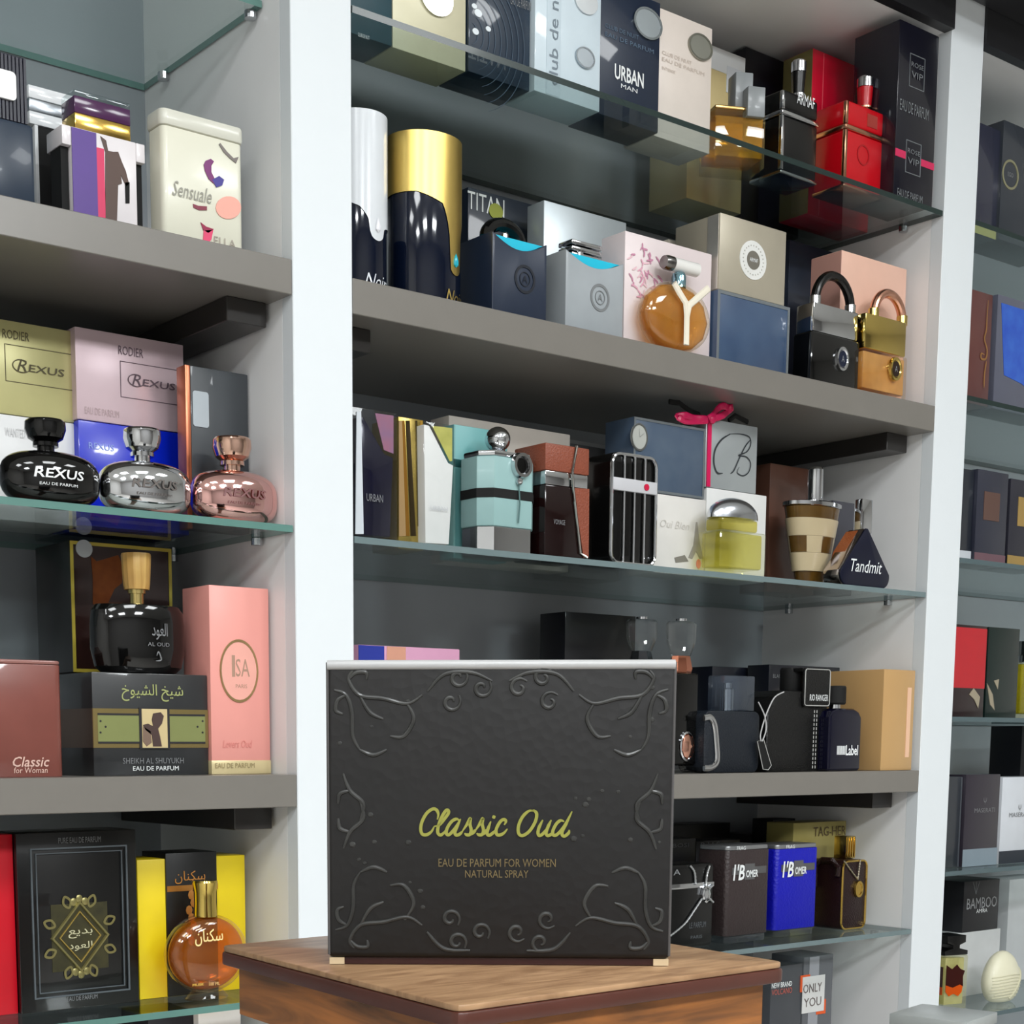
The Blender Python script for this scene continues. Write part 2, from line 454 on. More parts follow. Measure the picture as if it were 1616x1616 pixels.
glass_shelf('R', Z['R4'], 'glass shelf at the right edge under the red and black box')
glass_shelf('R', Z['R5'], 'glass shelf at the right edge above the bamboo box')
glass_shelf('R', Z['R6'], 'lowest glass shelf at the right edge under the cream shell bottle')

# ------------------------------------------------------------------ shared looks
CH = mat((205, 207, 210), 'chrome'); GOLD = mat((212, 176, 92), 'metal', rough=.16); GOLDI = mat((190, 168, 84), 'mark')
BLKG = mat((14, 14, 17), 'gloss', rough=.08); BLKM = mat((22, 22, 24), 'matte'); INKB = mat((35, 33, 36), 'mark'); INKW = mat((225, 228, 228), 'mark')
INKG = mat((120, 122, 124), 'mark'); SILV = mat((196, 200, 202), 'foil', rough=.28); CLEAR = mat((238, 242, 242), 'glass')
NAVY = mat((38, 44, 60), 'card', rough=.5)

def superell(Rr, H, n=16, pw=.68):
    """profile of a squat rounded bottle, flat at top and bottom"""
    o = []
    for i in range(n+1):
        a = -math.pi/2+math.pi*i/n
        c, s = math.cos(a), math.sin(a)
        o.append((max(Rr*abs(c)**pw, 0), H/2+H/2*math.copysign(abs(s)**pw, s)))
    o[0] = (Rr*.45, 0); o[-1] = (Rr*.2, H)
    return o
def bulge(Rr, H, sy, off=.0012, pw=.68):
    def f(x, z):
        t = min(1, abs(z-H/2)/(H/2)); s_ = t**(1/pw)
        c = max(0, 1-s_*s_)**.5
        r = Rr*c**pw
        return -sy*math.sqrt(max(r*r-x*x, 0))-off
    return f
def medal(g, t, px, py, r, m, rx=None, th=.0012):
    """round printed or stuck-on disc of radius r photo pixels"""
    x, z = t.p(px, py); a = abs(t.p(px+(rx or r*.82), py)[0]-x); b = abs(t.p(px, py-r)[1]-z)
    g.prism(circ(x, z, a, b), t.yf-th, t.yf, m); return x, z, a, b
def plain(name, label, cat, m, *a, bev=.0009, **k):
    t = T(name, label, cat, *a, **k); t.carton(m, bev); return t

# ================================================================== LEFT BAY, shelf with cream tin
z = Z['L1']
t = T('perfume_bottle', 'dark slate bottle whose ribbed black cap has a white window, at the left edge', 'perfume bottle', z, .05, -60, 55, 183, .06)
sl = mat((52, 62, 76), 'gloss', rough=.3)
t.part('body').box(-t.w/2, t.w/2, -t.d/2, t.d/2, 0, t.h, sl, .004)
c = t.part('cap'); a = t.rect(-50, 75, 46, 181); g = mat((40, 40, 52), 'gloss', rough=.3)
c.box(a[0], a[1], t.yf+.006, -t.yf-.006, t.h+.0002, a[3], g, .002)
n = 16
for i in range(n):
    x = a[0]+(i+.5)*(a[1]-a[0])/n
    c.box(x-.0012, x+.0012, t.yf+.0045, t.yf+.0065, t.h+.001, a[3]-.002, g)
b = t.rect(-22, 107, 27, 152)
t.part('window', 'white rounded window').prism(rr(b[1]-b[0], b[3]-b[2], .004, cx=(b[0]+b[1])/2, cy=(b[2]+b[3])/2), t.yf+.002, t.yf+.0048, mat((250, 250, 250), 'gloss'))
c = t.part('sprayer'); b = t.rect(-30, 30, 6, 74); c.box(b[0], b[1], -.012, .012, a[3]+.0002, b[3], BLKM, .002)

t = T('perfume_bottle', 'black bottle under a wide silver white cap, between the slate bottle and the purple one', 'perfume bottle', z, .135, 62, 122, 205, .06)
t.part('body').box(-t.w/2, t.w/2, -t.d/2, t.d/2, 0, t.h, BLKM, .003)
a = t.rect(46, 143, 121, 205); c = t.part('cap', 'silver white cap')
zz = [t.h+.0002+i*(a[3]-t.h)/3 for i in range(4)]
for i, mm in enumerate((mat((235, 238, 240), 'gloss'), mat((150, 155, 160), 'chrome', rough=.25), mat((240, 242, 244), 'gloss'))):
    c.box(a[0], a[1], t.yf, -t.yf, zz[i], zz[i+1], mm, .001)
a = t.rect(55, 180, 61, 246); t.part('side_strip', 'white side strip').box(a[0], a[1]-.0003, t.yf, t.yf+.01, t.h*.3, t.h, mat((240, 242, 244), 'gloss'), .0006)

t = T('perfume_bottle', 'purple and white bottle showing a dark suited figure, with a purple and gold cap', 'perfume bottle', z, .06, 99, 230, 212, .034)
pw = mat((232, 226, 228), 'gloss', rough=.25); pu = mat((84, 50, 138), 'card'); pk = mat((214, 40, 92), 'card'); br = mat((78, 52, 40), 'card')
b = t.part('body'); x0, x1 = t.p(114, 270)[0], t.p(216, 290)[0]
b.box(x0, x1, -t.d/2, t.d/2, 0, t.h, pw, .001)
for xa, xb in ((-t.w/2, x0), (x1, t.w/2)):
    b.box(xa, xb, -t.d/2, t.d/2, t.h*.82, t.h, pw, .001); b.box(xa, xb, -t.d/2, t.d/2, 0, t.h*.15, pw, .001)
    b.box(xa+.001, xb-.001, -t.d/2+.006, t.d/2-.006, t.h*.15, t.h*.82, BLKM)
p = t.part('picture'); y = t.yf-.0008
xa = t.p(153, 280)[0]; xb = t.p(165, 290)[0]
p.prism([(x0, 0.001), (xa, .001), (xa, t.h-.001), (x0, t.h-.001)], y, t.yf, pu)
p.prism([(xa, 0.001), (xb, .001), (xb, t.h*.86), (xa, t.h*.86)], y, t.yf, pk)
q = t.P([(166, 352), (166, 240), (158, 215), (167, 222), (170, 238), (178, 240), (186, 240), (192, 256), (198, 270), (203, 290), (199, 295), (190, 276), (192, 290), (186, 292), (184, 352)])
p.prism(q, y, t.yf, br)
q = t.P([(197, 288), (204, 288), (204, 321), (198, 321)]); p.prism(q, y, t.yf, BLKM)
a = t.rect(120, 150, 208, 214); c = t.part('cap')
c.box(a[0], a[1], t.yf+.003, -t.yf-.003, t.h+.0002, t.h+(a[3]-t.h)*.42, GOLD, .001)
c.box(a[0], a[1], t.yf+.003, -t.yf-.003, t.h+(a[3]-t.h)*.42, t.h+(a[3]-t.h)*.84, mat((82, 52, 84), 'gloss'), .0006)
c.box(a[0], a[1], t.yf+.003, -t.yf-.003, t.h+(a[3]-t.h)*.84, a[3], CLEAR, .0006)

t = T('perfume_tin', 'cream tin with a rounded lid and a painted face in profile beside the white upright', 'perfume tin', z, .04, 257, 384, 185, .03)
cr = mat((226, 224, 206), 'gloss', rough=.25, vary=.02); hl = t.p(300, 207)[1]
t.part('tin').prism(rr(t.w, t.d, .006), 0, hl, cr, .0008, axis='z', smooth=False)
t.part('lid').prism(rr(t.w+.003, t.d+.003, .007), hl+.0003, t.h, mat((214, 213, 200), 'gloss', rough=.25), .003, axis='z')
p = t.part('picture'); y = t.yf-.0009
p.flat(t.P([(376, 248), (372, 258), (362, 250), (352, 240), (345, 228), (347, 226), (358, 240), (368, 250)]), y, mat((120, 112, 108), 'mark'))
p.flat(t.P([(324, 254), (332, 251), (337, 255), (333, 262), (333, 272), (338, 282), (345, 289), (338, 291), (329, 283), (323, 270), (321, 260)]), y, mat((120, 52, 110), 'mark'))
p.flat(t.P([(334, 284), (345, 278), (353, 284), (350, 293), (341, 296)]), y-.0002, mat((70, 62, 140), 'mark'))
p.flat(t.P([(360+20*math.cos(R(a)), 328+18*math.sin(R(a))) for a in range(0, 360, 20)]), y, mat((233, 168, 152), 'mark'))
p.flat(t.P([(304, 322), (312, 325), (326, 326), (326, 332), (314, 332), (305, 328)]), y, mat((130, 52, 70), 'mark'))
p.flat(t.P([(316, 351), (325, 358), (337, 362), (328, 368), (320, 363)]), y, mat((150, 30, 70), 'mark'))
p.flat(t.P([(321, 364), (336, 363), (333, 378), (326, 388), (320, 380)]), y, mat((222, 70, 110), 'mark'))
t.txt('Sensuale', 272, 291, 334, 315, mat((150, 148, 138), 'mark'), shear=.35, y=y-.0001)
t.txt('ELLA', 338, 376, 372, 388, mat((160, 150, 138), 'mark'), y=y-.0001)

# ================================================================== LEFT BAY, shelf with round bottles
z = Z['L2']
wb = T('perfume_box', 'white carton at the left edge carrying the yellow gold box', 'perfume box', z, .14, -60, 124, 657, .08)
wb.carton(mat((222, 222, 222), 'card'))
wb.txt('WANTED', 8, 676, 40, 690, mat((200, 200, 200), 'mark'))
t = T('perfume_box', 'pale yellow gold carton with a framed name, stacked on the white carton', 'perfume box', wb.top+.0005, .139, -60, 115, 508, .08)
yg = mat((196, 190, 134), 'foil', metal=.3, rough=.35); t.carton(yg)
ik = mat((92, 84, 58), 'mark')
t.txt('RODIER', 4, 522, 46, 536, ik)
p = t.part('printed_frame'); a = t.rect(8, 552, 130, 610); p.frame(a[0], t.w/2, a[2], a[3], .0006, t.yf-.0006, t.yf, ik)
logo(t, 20, 574, 101, 590, ik)
bb = T('perfume_box', 'bright blue carton behind the silver bottle, under the pink box', 'perfume box', z, .13, 125, 297, 674, .08)
bb.carton(mat((26, 48, 196), 'film', rough=.25)); bb.txt('REXUS', 140, 700, 180, 710, mat((150, 170, 230), 'mark'))
t = T('perfume_box', 'pale pink carton with a framed name, stacked on the blue carton', 'perfume box', bb.top+.0005, .129, 119, 290, 530, .08)
t.carton(mat((206, 182, 188), 'foil', metal=.25, rough=.35)); ik = mat((96, 78, 88), 'mark')
t.txt('RODIER', 187, 548, 226, 562, ik)
p = t.part('printed_frame'); a = t.rect(190, 580, 320, 636); p.frame(a[0], t.w/2, a[2], a[3], .0006, t.yf-.0006, t.yf, ik)
logo(t, 202, 597, 276, 612, ik)
t.txt('EAU DE PARFUM', 134, 645, 188, 656, mat((180, 158, 160), 'mark'))

t = T('perfume_box', 'dark grey carton with a white label and copper spine, right of the pink box', 'perfume box', z, .083, 303, 393, 584, .018)
t.carton(mat((62, 66, 70), 'film'))
t.part('spine', 'copper spine').box(-t.w/2-.006, -t.w/2-.0002, -t.d/2, t.d/2, 0, t.h, mat((190, 112, 80), 'foil'), .0006)
a = t.rect(304, 618, 329, 674); t.part('label', 'white label').prism(rr(a[1]-a[0], a[3]-a[2], .003, cx=(a[0]+a[1])/2, cy=(a[2]+a[3])/2), t.yf-.0008, t.yf, mat((176, 184, 190), 'card'))

def round_bottle(lb, pl, pr, pb, pcap, capl, capr, m, mcap, ink, words, fr):
    t = T('perfume_bottle', lb, 'perfume bottle', z+.0002, .012, pl, pr, pb, .055, rnd=True)
    Rr, sy = t.w/2, t.d/t.w
    t.part('body').lathe(superell(Rr, t.h), m, 48, sy=sy)
    a = t.rect(capl, pcap, capr, pb, 0); hc = a[3]; rc = (a[1]-a[0])/2; cx = (a[0]+a[1])/2
    dz = hc-t.h
    t.part('neck').lathe([(rc*.42, t.h-.0015), (rc*.42, t.h+dz*.16), (rc*.62, t.h+dz*.16), (rc*.62, t.h+dz*.28), (rc*.4, t.h+dz*.28)], mcap, 24, (cx, 0, 0))
    t.part('cap').lathe([(rc*.55, t.h+dz*.29), (rc*.85, t.h+dz*.42), (rc, t.h+dz*.7), (rc*.98, t.h+dz*.94), (rc*.9, t.h+dz), (0, t.h+dz)], mcap, 24, (cx, 0, 0), smooth=False)
    f = bulge(Rr, t.h, sy)
    g = t.part('lettering')
    g.text(words, -Rr*.55, Rr*.45, t.h*.45, t.h*.62, f, ink, shear=.15, bold=.015)
    g.text('EAU DE PARFUM', -Rr*.45, Rr*.3, t.h*.32, t.h*.37, f, ink)
    return t
round_bottle('round squat glossy black bottle with a flared black cap, in front of the white carton', 0, 156, 714, 664, 39, 104, mat((10, 12, 18), 'gloss', rough=.06, coat=.3), BLKG, INKW, 'REXUS', 1)
round_bottle('round squat silver chrome bottle in front of the blue carton', 155, 301, 730, 678, 194, 254, CH, CH, mat((95, 88, 84), 'mark'), 'REXUS', 1)
round_bottle('round squat rose gold chrome bottle beside the white upright', 300, 438, 744, 692, 335, 397, mat((226, 178, 172), 'chrome', rough=.08), mat((220, 180, 160), 'chrome', rough=.1), mat((120, 80, 80), 'mark'), 'REXUS', 1)

# ================================================================== LEFT BAY, eye-level shelf
z = Z['L3']
t = T('perfume_tin', 'reddish brown tin with rounded corners at the left edge of the eye-level shelf', 'perfume tin', z, .04, -70, 100, 1040, .09)
t.part('tin').prism(rr(t.w, t.d, .008), 0, t.h-.004, mat((128, 76, 68), 'film', rough=.3, vary=.15), .0008, axis='z')
t.part('lid').prism(rr(t.w, t.d, .008), t.h-.0038, t.h, mat((150, 105, 98), 'film'), .0015, axis='z')
ik = mat((214, 178, 164), 'mark')
g = t.txt('Classic', 20, 1194, 78, 1210, ik, shear=.25, bold=.01); t.txt('for Woman', 22, 1211, 75, 1220, ik, g=g, shear=.1)
sh = T('perfume_box', 'black carton with a green gold band, Arabic title and falcon picture, under the wooden-capped bottle', 'perfume box', z, .05, 146, 328, 1063, .09)
sh.carton(mat((24, 25, 26), 'film', to=(62, 64, 66), nscale=14))
gb = mat((140, 146, 92), 'foil', metal=.4, rough=.35); gd = mat((150, 132, 84), 'foil', rough=.3)
p = sh.part('band', 'green gold band'); a = sh.rect(146, 1119, 328, 1180)
p.box(-sh.w/2, sh.w/2, sh.yf-.0006, sh.yf, a[2], a[3], gd); q = sh.rect(154, 1128, 323, 1172)
p.box(q[0], q[1], sh.yf-.0009, sh.yf-.0006, q[2], q[3], gb)
p.box(-sh.w/2-.0006, -sh.w/2, sh.yf, -sh.yf, a[2], a[3], mat((98, 74, 56), 'foil'))
for zz in (q[2]-.001, q[3]-.001): p.box(q[0], q[1], sh.yf-.0011, sh.yf-.0007, zz, zz+.002, INKB)
for px in (158, 166, 158, 316, 308, 316): pass
for px, py in ((158, 1138), (166, 1147), (158, 1156), (319, 1138), (311, 1147), (319, 1156)):
    x, zz = sh.p(px, py); p.prism(circ(x, zz, .0011, n=8), sh.yf-.0012, sh.yf-.0008, INKB)
p = sh.part('picture'); a = sh.rect(219, 1117, 267, 1182); p.box(a[0], a[1], sh.yf-.0014, sh.yf, a[2], a[3], INKB); a = sh.rect(223, 1119, 263, 1180)
p.box(a[0], a[1], sh.yf-.0018, sh.yf-.001, a[2], a[3], mat((206, 186, 140), 'card'))
yy = sh.yf-.0022
p.prism(sh.P([(240, 1126), (252, 1124), (257, 1130), (254, 1142), (248, 1150), (251, 1162), (254, 1178), (240, 1178), (238, 1160), (228, 1152), (224, 1144), (232, 1142), (240, 1146), (238, 1136)]), yy, yy+.0005, mat((70, 52, 48), 'mark'))
p.prism(sh.P([(224, 1146), (236, 1154), (238, 1172), (230, 1178), (224, 1170)]), yy, yy+.0005, mat((120, 98, 84), 'mark'))
ik = mat((156, 162, 104), 'mark')
def arab(s): return ''.join(reversed(s))
SHEIKH = arab('\uFEB7\uFEF4\uFEA6 \uFE8D\uFEDF\uFEB8\uFEF4\uFEEE\uFEA5')
OUD = arab('\uFE8D\uFEDF\uFECC\uFEEE\uFEA9')
SAKNAN = arab('\uFEB3\uFEDC\uFEE8\uFE8E\uFEE5')
g = sh.txt(SHEIKH, 192, 1080, 289, 1107, ik, bold=.004); sh.txt('SHEIKH AL SHUYUKH', 194, 1196, 290, 1205, INKG, g=g); sh.txt('EAU DE PARFUM', 210, 1209, 282, 1216, INKW, g=g)

t = T('perfume_bottle', 'rounded black bottle with a turned wooden cap standing on the green-banded carton', 'perfume bottle', sh.top+.0003, .056, 143, 291, 955, .05, rnd=True)
prof = [(.62, 0), (.8, .02), (.92, .1), (1, .35), (1, .72), (.97, .9), (.88, .985), (.75, 1), (.2, 1)]
bk = mat((20, 13, 12), 'gloss', rough=.07, coat=.3)
t.part('body').lathe([(r*t.w/2, q*t.h) for r, q in prof], bk, 48, sy=t.d/t.w)
a = t.rect(192, 874, 240, 955, 0); hc = a[3]
t.part('neck').lathe([(.007, t.h), (.007, t.h+(hc-t.h)*.22), (.009, t.h+(hc-t.h)*.22), (.009, t.h+(hc-t.h)*.3), (.006, t.h+(hc-t.h)*.3)], mat((190, 170, 110), 'metal'), 24)
rc = (a[1]-a[0])/2
t.part('cap', 'light wooden cap').lathe([(rc*.82, t.h+(hc-t.h)*.3), (rc*.88, t.h+(hc-t.h)*.4), (rc*.98, hc-.002), (rc*.94, hc), (0, hc)], mat((212, 172, 98), 'wood', dark=(176, 130, 66), grain=(9, 9, 1)), 14, smooth=False)
f = lambda x, zz: -t.d/2*math.sqrt(max(0, 1-(x/(t.w/2))**2))-.0012
g = t.part('lettering'); a = t.rect(219, 986, 248, 1012, 0); g.text(OUD, *a, f, INKG, bold=.004)
a = t.rect(212, 1016, 252, 1022, 0); g.text('AL OUD', *a, f, INKG)
x, zz = t.p(231, 1040, 0); g.stroke([(x-.003, zz-.003), (x+.003, zz-.002), (x+.002, zz+.003), (x, zz+.006), (x-.002, zz+.002)], .0012, f, INKG)

sb = plain('perfume_box', 'plain dark carton mostly hidden, supporting the gold-framed presentation box', 'perfume box', BLKM, z, .165, 112, 272, 1064, .1)
t = T('perfume_box', 'dark brown presentation box with a gold frame and round silver sticker behind the wooden-capped bottle', 'perfume box', sb.top+.0004, .165, 113, 272, 859, .085)
t.carton(mat((30, 26, 25), 'film', rough=.3)); p = t.part('frame', 'thin gold frame')
p.frame(-t.w/2, t.w/2, .0005, t.h-.0005, .0035, t.yf-.0008, t.yf, mat((206, 186, 76), 'card'))
p = t.part('picture'); p.box(-t.w/2+.004, t.w/2-.004, t.yf-.0004, t.yf, .004, t.h-.004, mat((58, 42, 40), 'film', rough=.3))
p.prism(t.P([(143, 878), (152, 886), (166, 882), (186, 876), (192, 890), (192, 920), (180, 930), (170, 952), (146, 954), (146, 915)]), t.yf-.0009, t.yf-.0003, mat((150, 84, 34), 'foil', to=(90, 44, 16), nscale=60))
g = t.part('sticker', 'round silver sticker'); medal(g, t, 132, 866, 14, SILV, 13, .0014)

t = T('perfume_box', 'tall pink carton with an oval gold emblem standing against the white upright', 'perfume box', z, .045, 333, 426, 926, .055)
pk = mat((232, 158, 148), 'card', vary=.03); t.carton(pk)
a = t.rect(333, 1200, 426, 1222); t.part('base_band', 'cream gold bottom band').box(-t.w/2-.0004, t.w/2+.0004, t.yf-.0005, -t.yf+.0004, .0003, a[3], mat((212, 196, 150), 'foil', metal=.3), .0005)
p = t.part('emblem', 'oval gold ring'); x, zz = t.p(377, 1059); rx = abs(t.p(407, 1059)[0]-x); rz_ = abs(t.p(377, 1009)[1]-zz)
p.ring(x, zz, .92, 1, t.yf-.001, t.yf, mat((178, 150, 104), 'foil'), rx, rz_)
p.prism(circ(x, zz, rx*.92, rz_*.92), t.yf-.0005, t.yf, mat((236, 172, 158), 'card'))
ik = mat((165, 132, 112), 'mark'); g = t.txt('I', 366, 1034, 371, 1068, ik); t.txt('SA', 372, 1040, 394, 1068, ik, g=g); t.txt('PARIS', 372, 1080, 390, 1086, ik, g=g)
t.txt('Lovers Oud', 352, 1168, 398, 1180, mat((214, 132, 124), 'mark'), g=g, shear=.2)
ik = mat((150, 134, 96), 'mark'); t.txt('EAU DE PARFUM', 340, 1204, 402, 1212, ik, y=t.yf-.0013, g=g)

# ================================================================== LEFT BAY, lower glass shelf
z = Z['L4']
plain('perfume_box', 'bright red carton at the lower left corner', 'perfume box', mat((196, 30, 44), 'card'), z, .076, -70, 26, 1318, .05)
t = T('perfume_box', 'large black presentation box with a silver frame and gold diamond emblem', 'perfume box', z, .07, 31, 218, 1312, .06)
t.carton(mat((26, 28, 30), 'film', rough=.3, bump=.2)); p = t.part('frame', 'silver edged window frame')
fm = mat((92, 98, 102), 'gloss', rough=.2)
for (l, tp, r, b, th) in ((50, 1336, 202, 1570, .0016), (58, 1344, 194, 1562, .001)):
    a = t.rect(l, tp, r, b); p.frame(a[0], a[1], a[2], a[3], th, t.yf-.0018, t.yf, fm)
p = t.part('emblem', 'gold emblem'); gm = mat((150, 142, 92), 'foil', rough=.3); gl = mat((196, 170, 92), 'foil', rough=.25)
cx, cz = t.p(126, 1478); s_ = abs(t.p(170, 1478)[0]-cx)
p.prism([(cx-s_, cz-s_*1.1), (cx+s_, cz-s_*1.1), (cx+s_, cz+s_*1.1), (cx-s_, cz+s_*1.1)], t.yf-.0006, t.yf, mat((62, 62, 52), 'foil', rough=.4, to=(96, 92, 64), nscale=90))
def dia(a, th, y0, m):
    q = [(cx, cz+a*1.15), (cx+a, cz), (cx, cz-a*1.15), (cx-a, cz)]
    p.tube([(x, y0, zz) for x, zz in q], th, m, 6, True)
dia(s_*.98, .0022, t.yf-.001, gm); dia(s_*.72, .0012, t.yf-.0012, gl)
for k in range(8):
    a = R(45*k+22.5); x, zz = cx+s_*.95*math.cos(a), cz+s_*1.05*math.sin(a)
    c_, n_ = math.cos(a), math.sin(a)
    p.stroke([(x, zz), (x+.006*c_-.004*n_, zz+.006*n_+.004*c_), (x+.012*c_, zz+.012*n_), (x+.006*c_+.004*n_, zz+.006*n_-.004*c_)], .0024, t.yf-.0012, gm, closed=True)
for sg in (1, -1):
    zz = cz+sg*s_*1.25
    for dx in (-1, 0, 1): p.ball((cx+dx*.006, t.yf-.001, zz-sg*abs(dx)*.003), .0036, gm, (1, .4, 1.2), 10)
ik = mat((190, 186, 150), 'mark'); g = t.txt(arab('\uFE91\uFEAA\uFEF3\uFECA'), 108, 1466, 146, 1480, ik); t.txt(OUD, 108, 1486, 146, 1500, ik, g=g)
t.txt('PURE EAU DE PARFUM', 92, 1321, 159, 1330, INKG, g=g); t.txt('EAU DE PARFUM', 106, 1571, 154, 1578, INKG, g=g)

t = T('perfume_box', 'yellow carton with a black middle panel and gold writing behind the amber bottle', 'perfume box', z, .078, 219, 388, 1353, .05)
t.carton(mat((232, 206, 38), 'card')); a = t.rect(262, 1345, 342, 1570)
t.part('middle_panel', 'black middle panel').box(a[0], a[1], t.yf-.002, -t.yf, .0005, a[3], mat((24, 20, 20), 'card'), .0005)
y = t.yf-.0028; og = mat((176, 118, 52), 'mark'); g = t.txt(SAKNAN, 276, 1374, 324, 1394, og, y=y)
a = t.rect(262, 1396, 342, 1405); g.box(a[0], a[1], y, t.yf-.002, a[2], a[3], mat((200, 140, 70), 'foil'))
for k in range(7): x, zz = t.p(300+4*math.sin(k*2.1), 1412+12*k); g.ball((x, y, zz), .004, og, (1, .2, 1.3), 8)

t = T('perfume_bottle', 'round flat amber bottle with a gold neck cap in front of the yellow carton', 'perfume bottle', z+.0003, .022, 262, 388, 1440, .04, rnd=True)
AMB = mat((240, 188, 90), 'liquid', glow=(216, 140, 36), haze=.2); AMG = mat((250, 240, 225), 'glass')
R0 = t.w/2; H0 = t.h-.008; cz = .007+H0/2
fl = Matrix.Translation((0, 0, cz)) @ Matrix.Rotation(R(90), 4, 'X')
def lens(r, d, k=10): return [(0, -d)]+[(r*math.sin(R(90*i/k))**.8, -d*math.cos(R(90*i/k))**.7) for i in range(1, k)]+[(r, 0)]+[(r*math.sin(R(90*i/k))**.8, d*math.cos(R(90*i/k))**.7) for i in range(k-1, 0, -1)]+[(0, d)]
sc_ = Matrix.Diagonal((1, 1, H0/2/R0, 1))
M_ = Matrix.Translation((0, 0, cz)) @ sc_ @ Matrix.Rotation(R(90), 4, 'X')
t.part('bottle').lathe(lens(R0, t.d/2), AMG, 48, M=M_)
t.part('perfume', 'amber perfume', of='bottle').lathe(lens(R0*.93, t.d/2*.7), AMB, 48, M=M_)
t.part('foot').lathe([(R0*.5, 0), (R0*.55, .002), (R0*.42, .008), (R0*.3, .012)], AMG, 32, sy=.55)
a = t.rect(306, 1389, 347, 1440, 0); rc = (a[1]-a[0])/2
t.part('cap', 'gold cap').lathe([(rc*.9, t.h-.004), (rc*.84, t.h+.01), (rc*.86, a[3]-.012), (rc, a[3]-.002), (rc*.96, a[3]), (0, a[3])], mat((206, 180, 98), 'metal', rough=.12), 28)
g = t.txt(SAKNAN, 308, 1466, 352, 1492, mat((236, 216, 150), 'mark'), y=t.yf-.001, bold=.006)
t.txt('MUSK', 304, 1552, 322, 1556, mat((230, 200, 90), 'mark'), y=t.yf*.8-.001, g=g); t.txt('100 ML', 330, 1550, 347, 1555, mat((220, 190, 120), 'mark'), y=t.yf*.8-.001, g=g)
z = Z['L5']
plain('perfume_box', 'pale pink white carton low on the left shelf, just under the amber bottle', 'perfume box', mat((226, 214, 208), 'card'), z, .05, 318, 384, 1592, .06)
plain('perfume_box', 'dark carton low on the left shelf below the amber bottle, left of the pale one', 'perfume box', mat((40, 36, 40), 'card'), z, .06, 240, 316, 1598, .06)

# ================================================================== MIDDLE BAY, top glass shelf
z = Z['M1']+.0003
def club(label, X0, X1, rgb, Y, kind='film', H=None, **k):
    t = T('perfume_box', label, 'perfume box', z, Y, X=(X0, X1), h=H or HC, d=.052)
    t.carton(mat(rgb, kind, **k)); return t
HC = sz(28, .536, .055)-z
def silver_medal(t, px, py, r, rgb=(150, 156, 160)):
    g = t.part('medallion', 'round metal medallion'); x, zz, a, b = medal(g, t, px, py, r, mat(rgb, 'foil', rough=.3), r*.9, .002)
    g.ring(x, zz, .9, 1.04, t.yf-.0026, t.yf, mat(rgb, 'chrome', rough=.2), a, b); return g
t = club('dark teal carton beside the white upright on the top glass shelf', .008, .0895, (40, 72, 82), .052)
t.txt('CLUB DE NUIT', 565, 54, 583, 60, INKW)
t = club('cream gold carton with a large round medallion on the top glass shelf', .091, .1905, (206, 200, 170), .053, 'foil', metal=.15, rough=.4)
silver_medal(t, 688, -2, 27, (206, 206, 196))
t = club('dark blue carton with fine arc lines, between the cream and the silver white cartons', .192, .281, (36, 50, 66), .05)
g = t.part('arc_lines'); ln = mat((62, 80, 98), 'mark')
for k in range(9):
    c0 = t.p(740, 20); g.stroke([(c0[0]+(.012+.0085*k)*math.cos(R(a)), c0[1]-.02+(.012+.0085*k)*math.sin(R(a))) for a in range(-70, 71, 10) if -t.w/2 < c0[0]+(.012+.0085*k)*math.cos(R(a)) < t.w/2-.001], .0008, t.yf-.0008, ln, 2)
for px, py, r in ((754, 21, 6), (750, 50, 5), (770, 46, 4), (748, 10, 4)): medal(g, t, px, py, r, mat((225, 232, 236), 'mark'), r, .0009)
t.txt('EAU DE PARFUM', 806, -2, 838, 12, INKG, g=g)
t = club('silver white carton with a vertical name on a grey strip', .283, .3845, (212, 226, 234), .044, 'film')
a = t.rect(862, 50, 884, 160); g = t.part('side_strip', 'pale grey strip'); g.box(a[0], a[1], t.yf-.0005, t.yf, .001, t.h-.001, mat((186, 200, 208), 'foil', metal=.2))
M_ = Matrix.Rotation(R(-90), 4, 'Y'); tm = G().text('club de nuit', 0, t.h*.8, 0, (a[1]-a[0])*.62, t.yf-.001, mat((120, 132, 142), 'mark'))
bmesh.ops.transform(tm.bm, matrix=Matrix.Translation((a[1]-.004, 0, .012)) @ M_, verts=tm.bm.verts); t.parts.append(('lettering', tm, None, None))
silver_medal(t, 922, 92, 16, (170, 178, 184)); g = t.part('medallion'); medal(g, t, 924, 3, 20, SILV, 18, .002)
t = club('dark blue carton with a white city name, left of the pale cream carton', .386, .485, (34, 44, 62), .047)
silver_medal(t, 1021, 38, 24, (160, 168, 172))
ik = mat((230, 232, 232), 'mark'); g = t.txt('URBAN', 970, 108, 1016, 132, ik, bold=.02); t.txt('MAN', 980, 136, 1006, 143, ik, g=g)
ik = mat((80, 100, 120), 'mark'); t.txt('CLUB DE NUIT', 955, 46, 1008, 53, ik, g=g); t.txt('EAU DE PARFUM', 955, 64, 1032, 71, ik, g=g)
t = club('pale cream carton with a round silver disc at the front of the top shelf', .487, .585, (226, 214, 204), .055, 'card')
silver_medal(t, 1104, 75, 20, (150, 150, 140))
ik = mat((200, 186, 174), 'mark'); g = t.txt('CLUB DE NUIT', 1045, 88, 1092, 94, ik); t.txt('EAU DE PARFUM', 1045, 102, 1112, 108, ik, g=g); t.txt('INTENSE', 1045, 108, 1066, 113, ik, g=g)

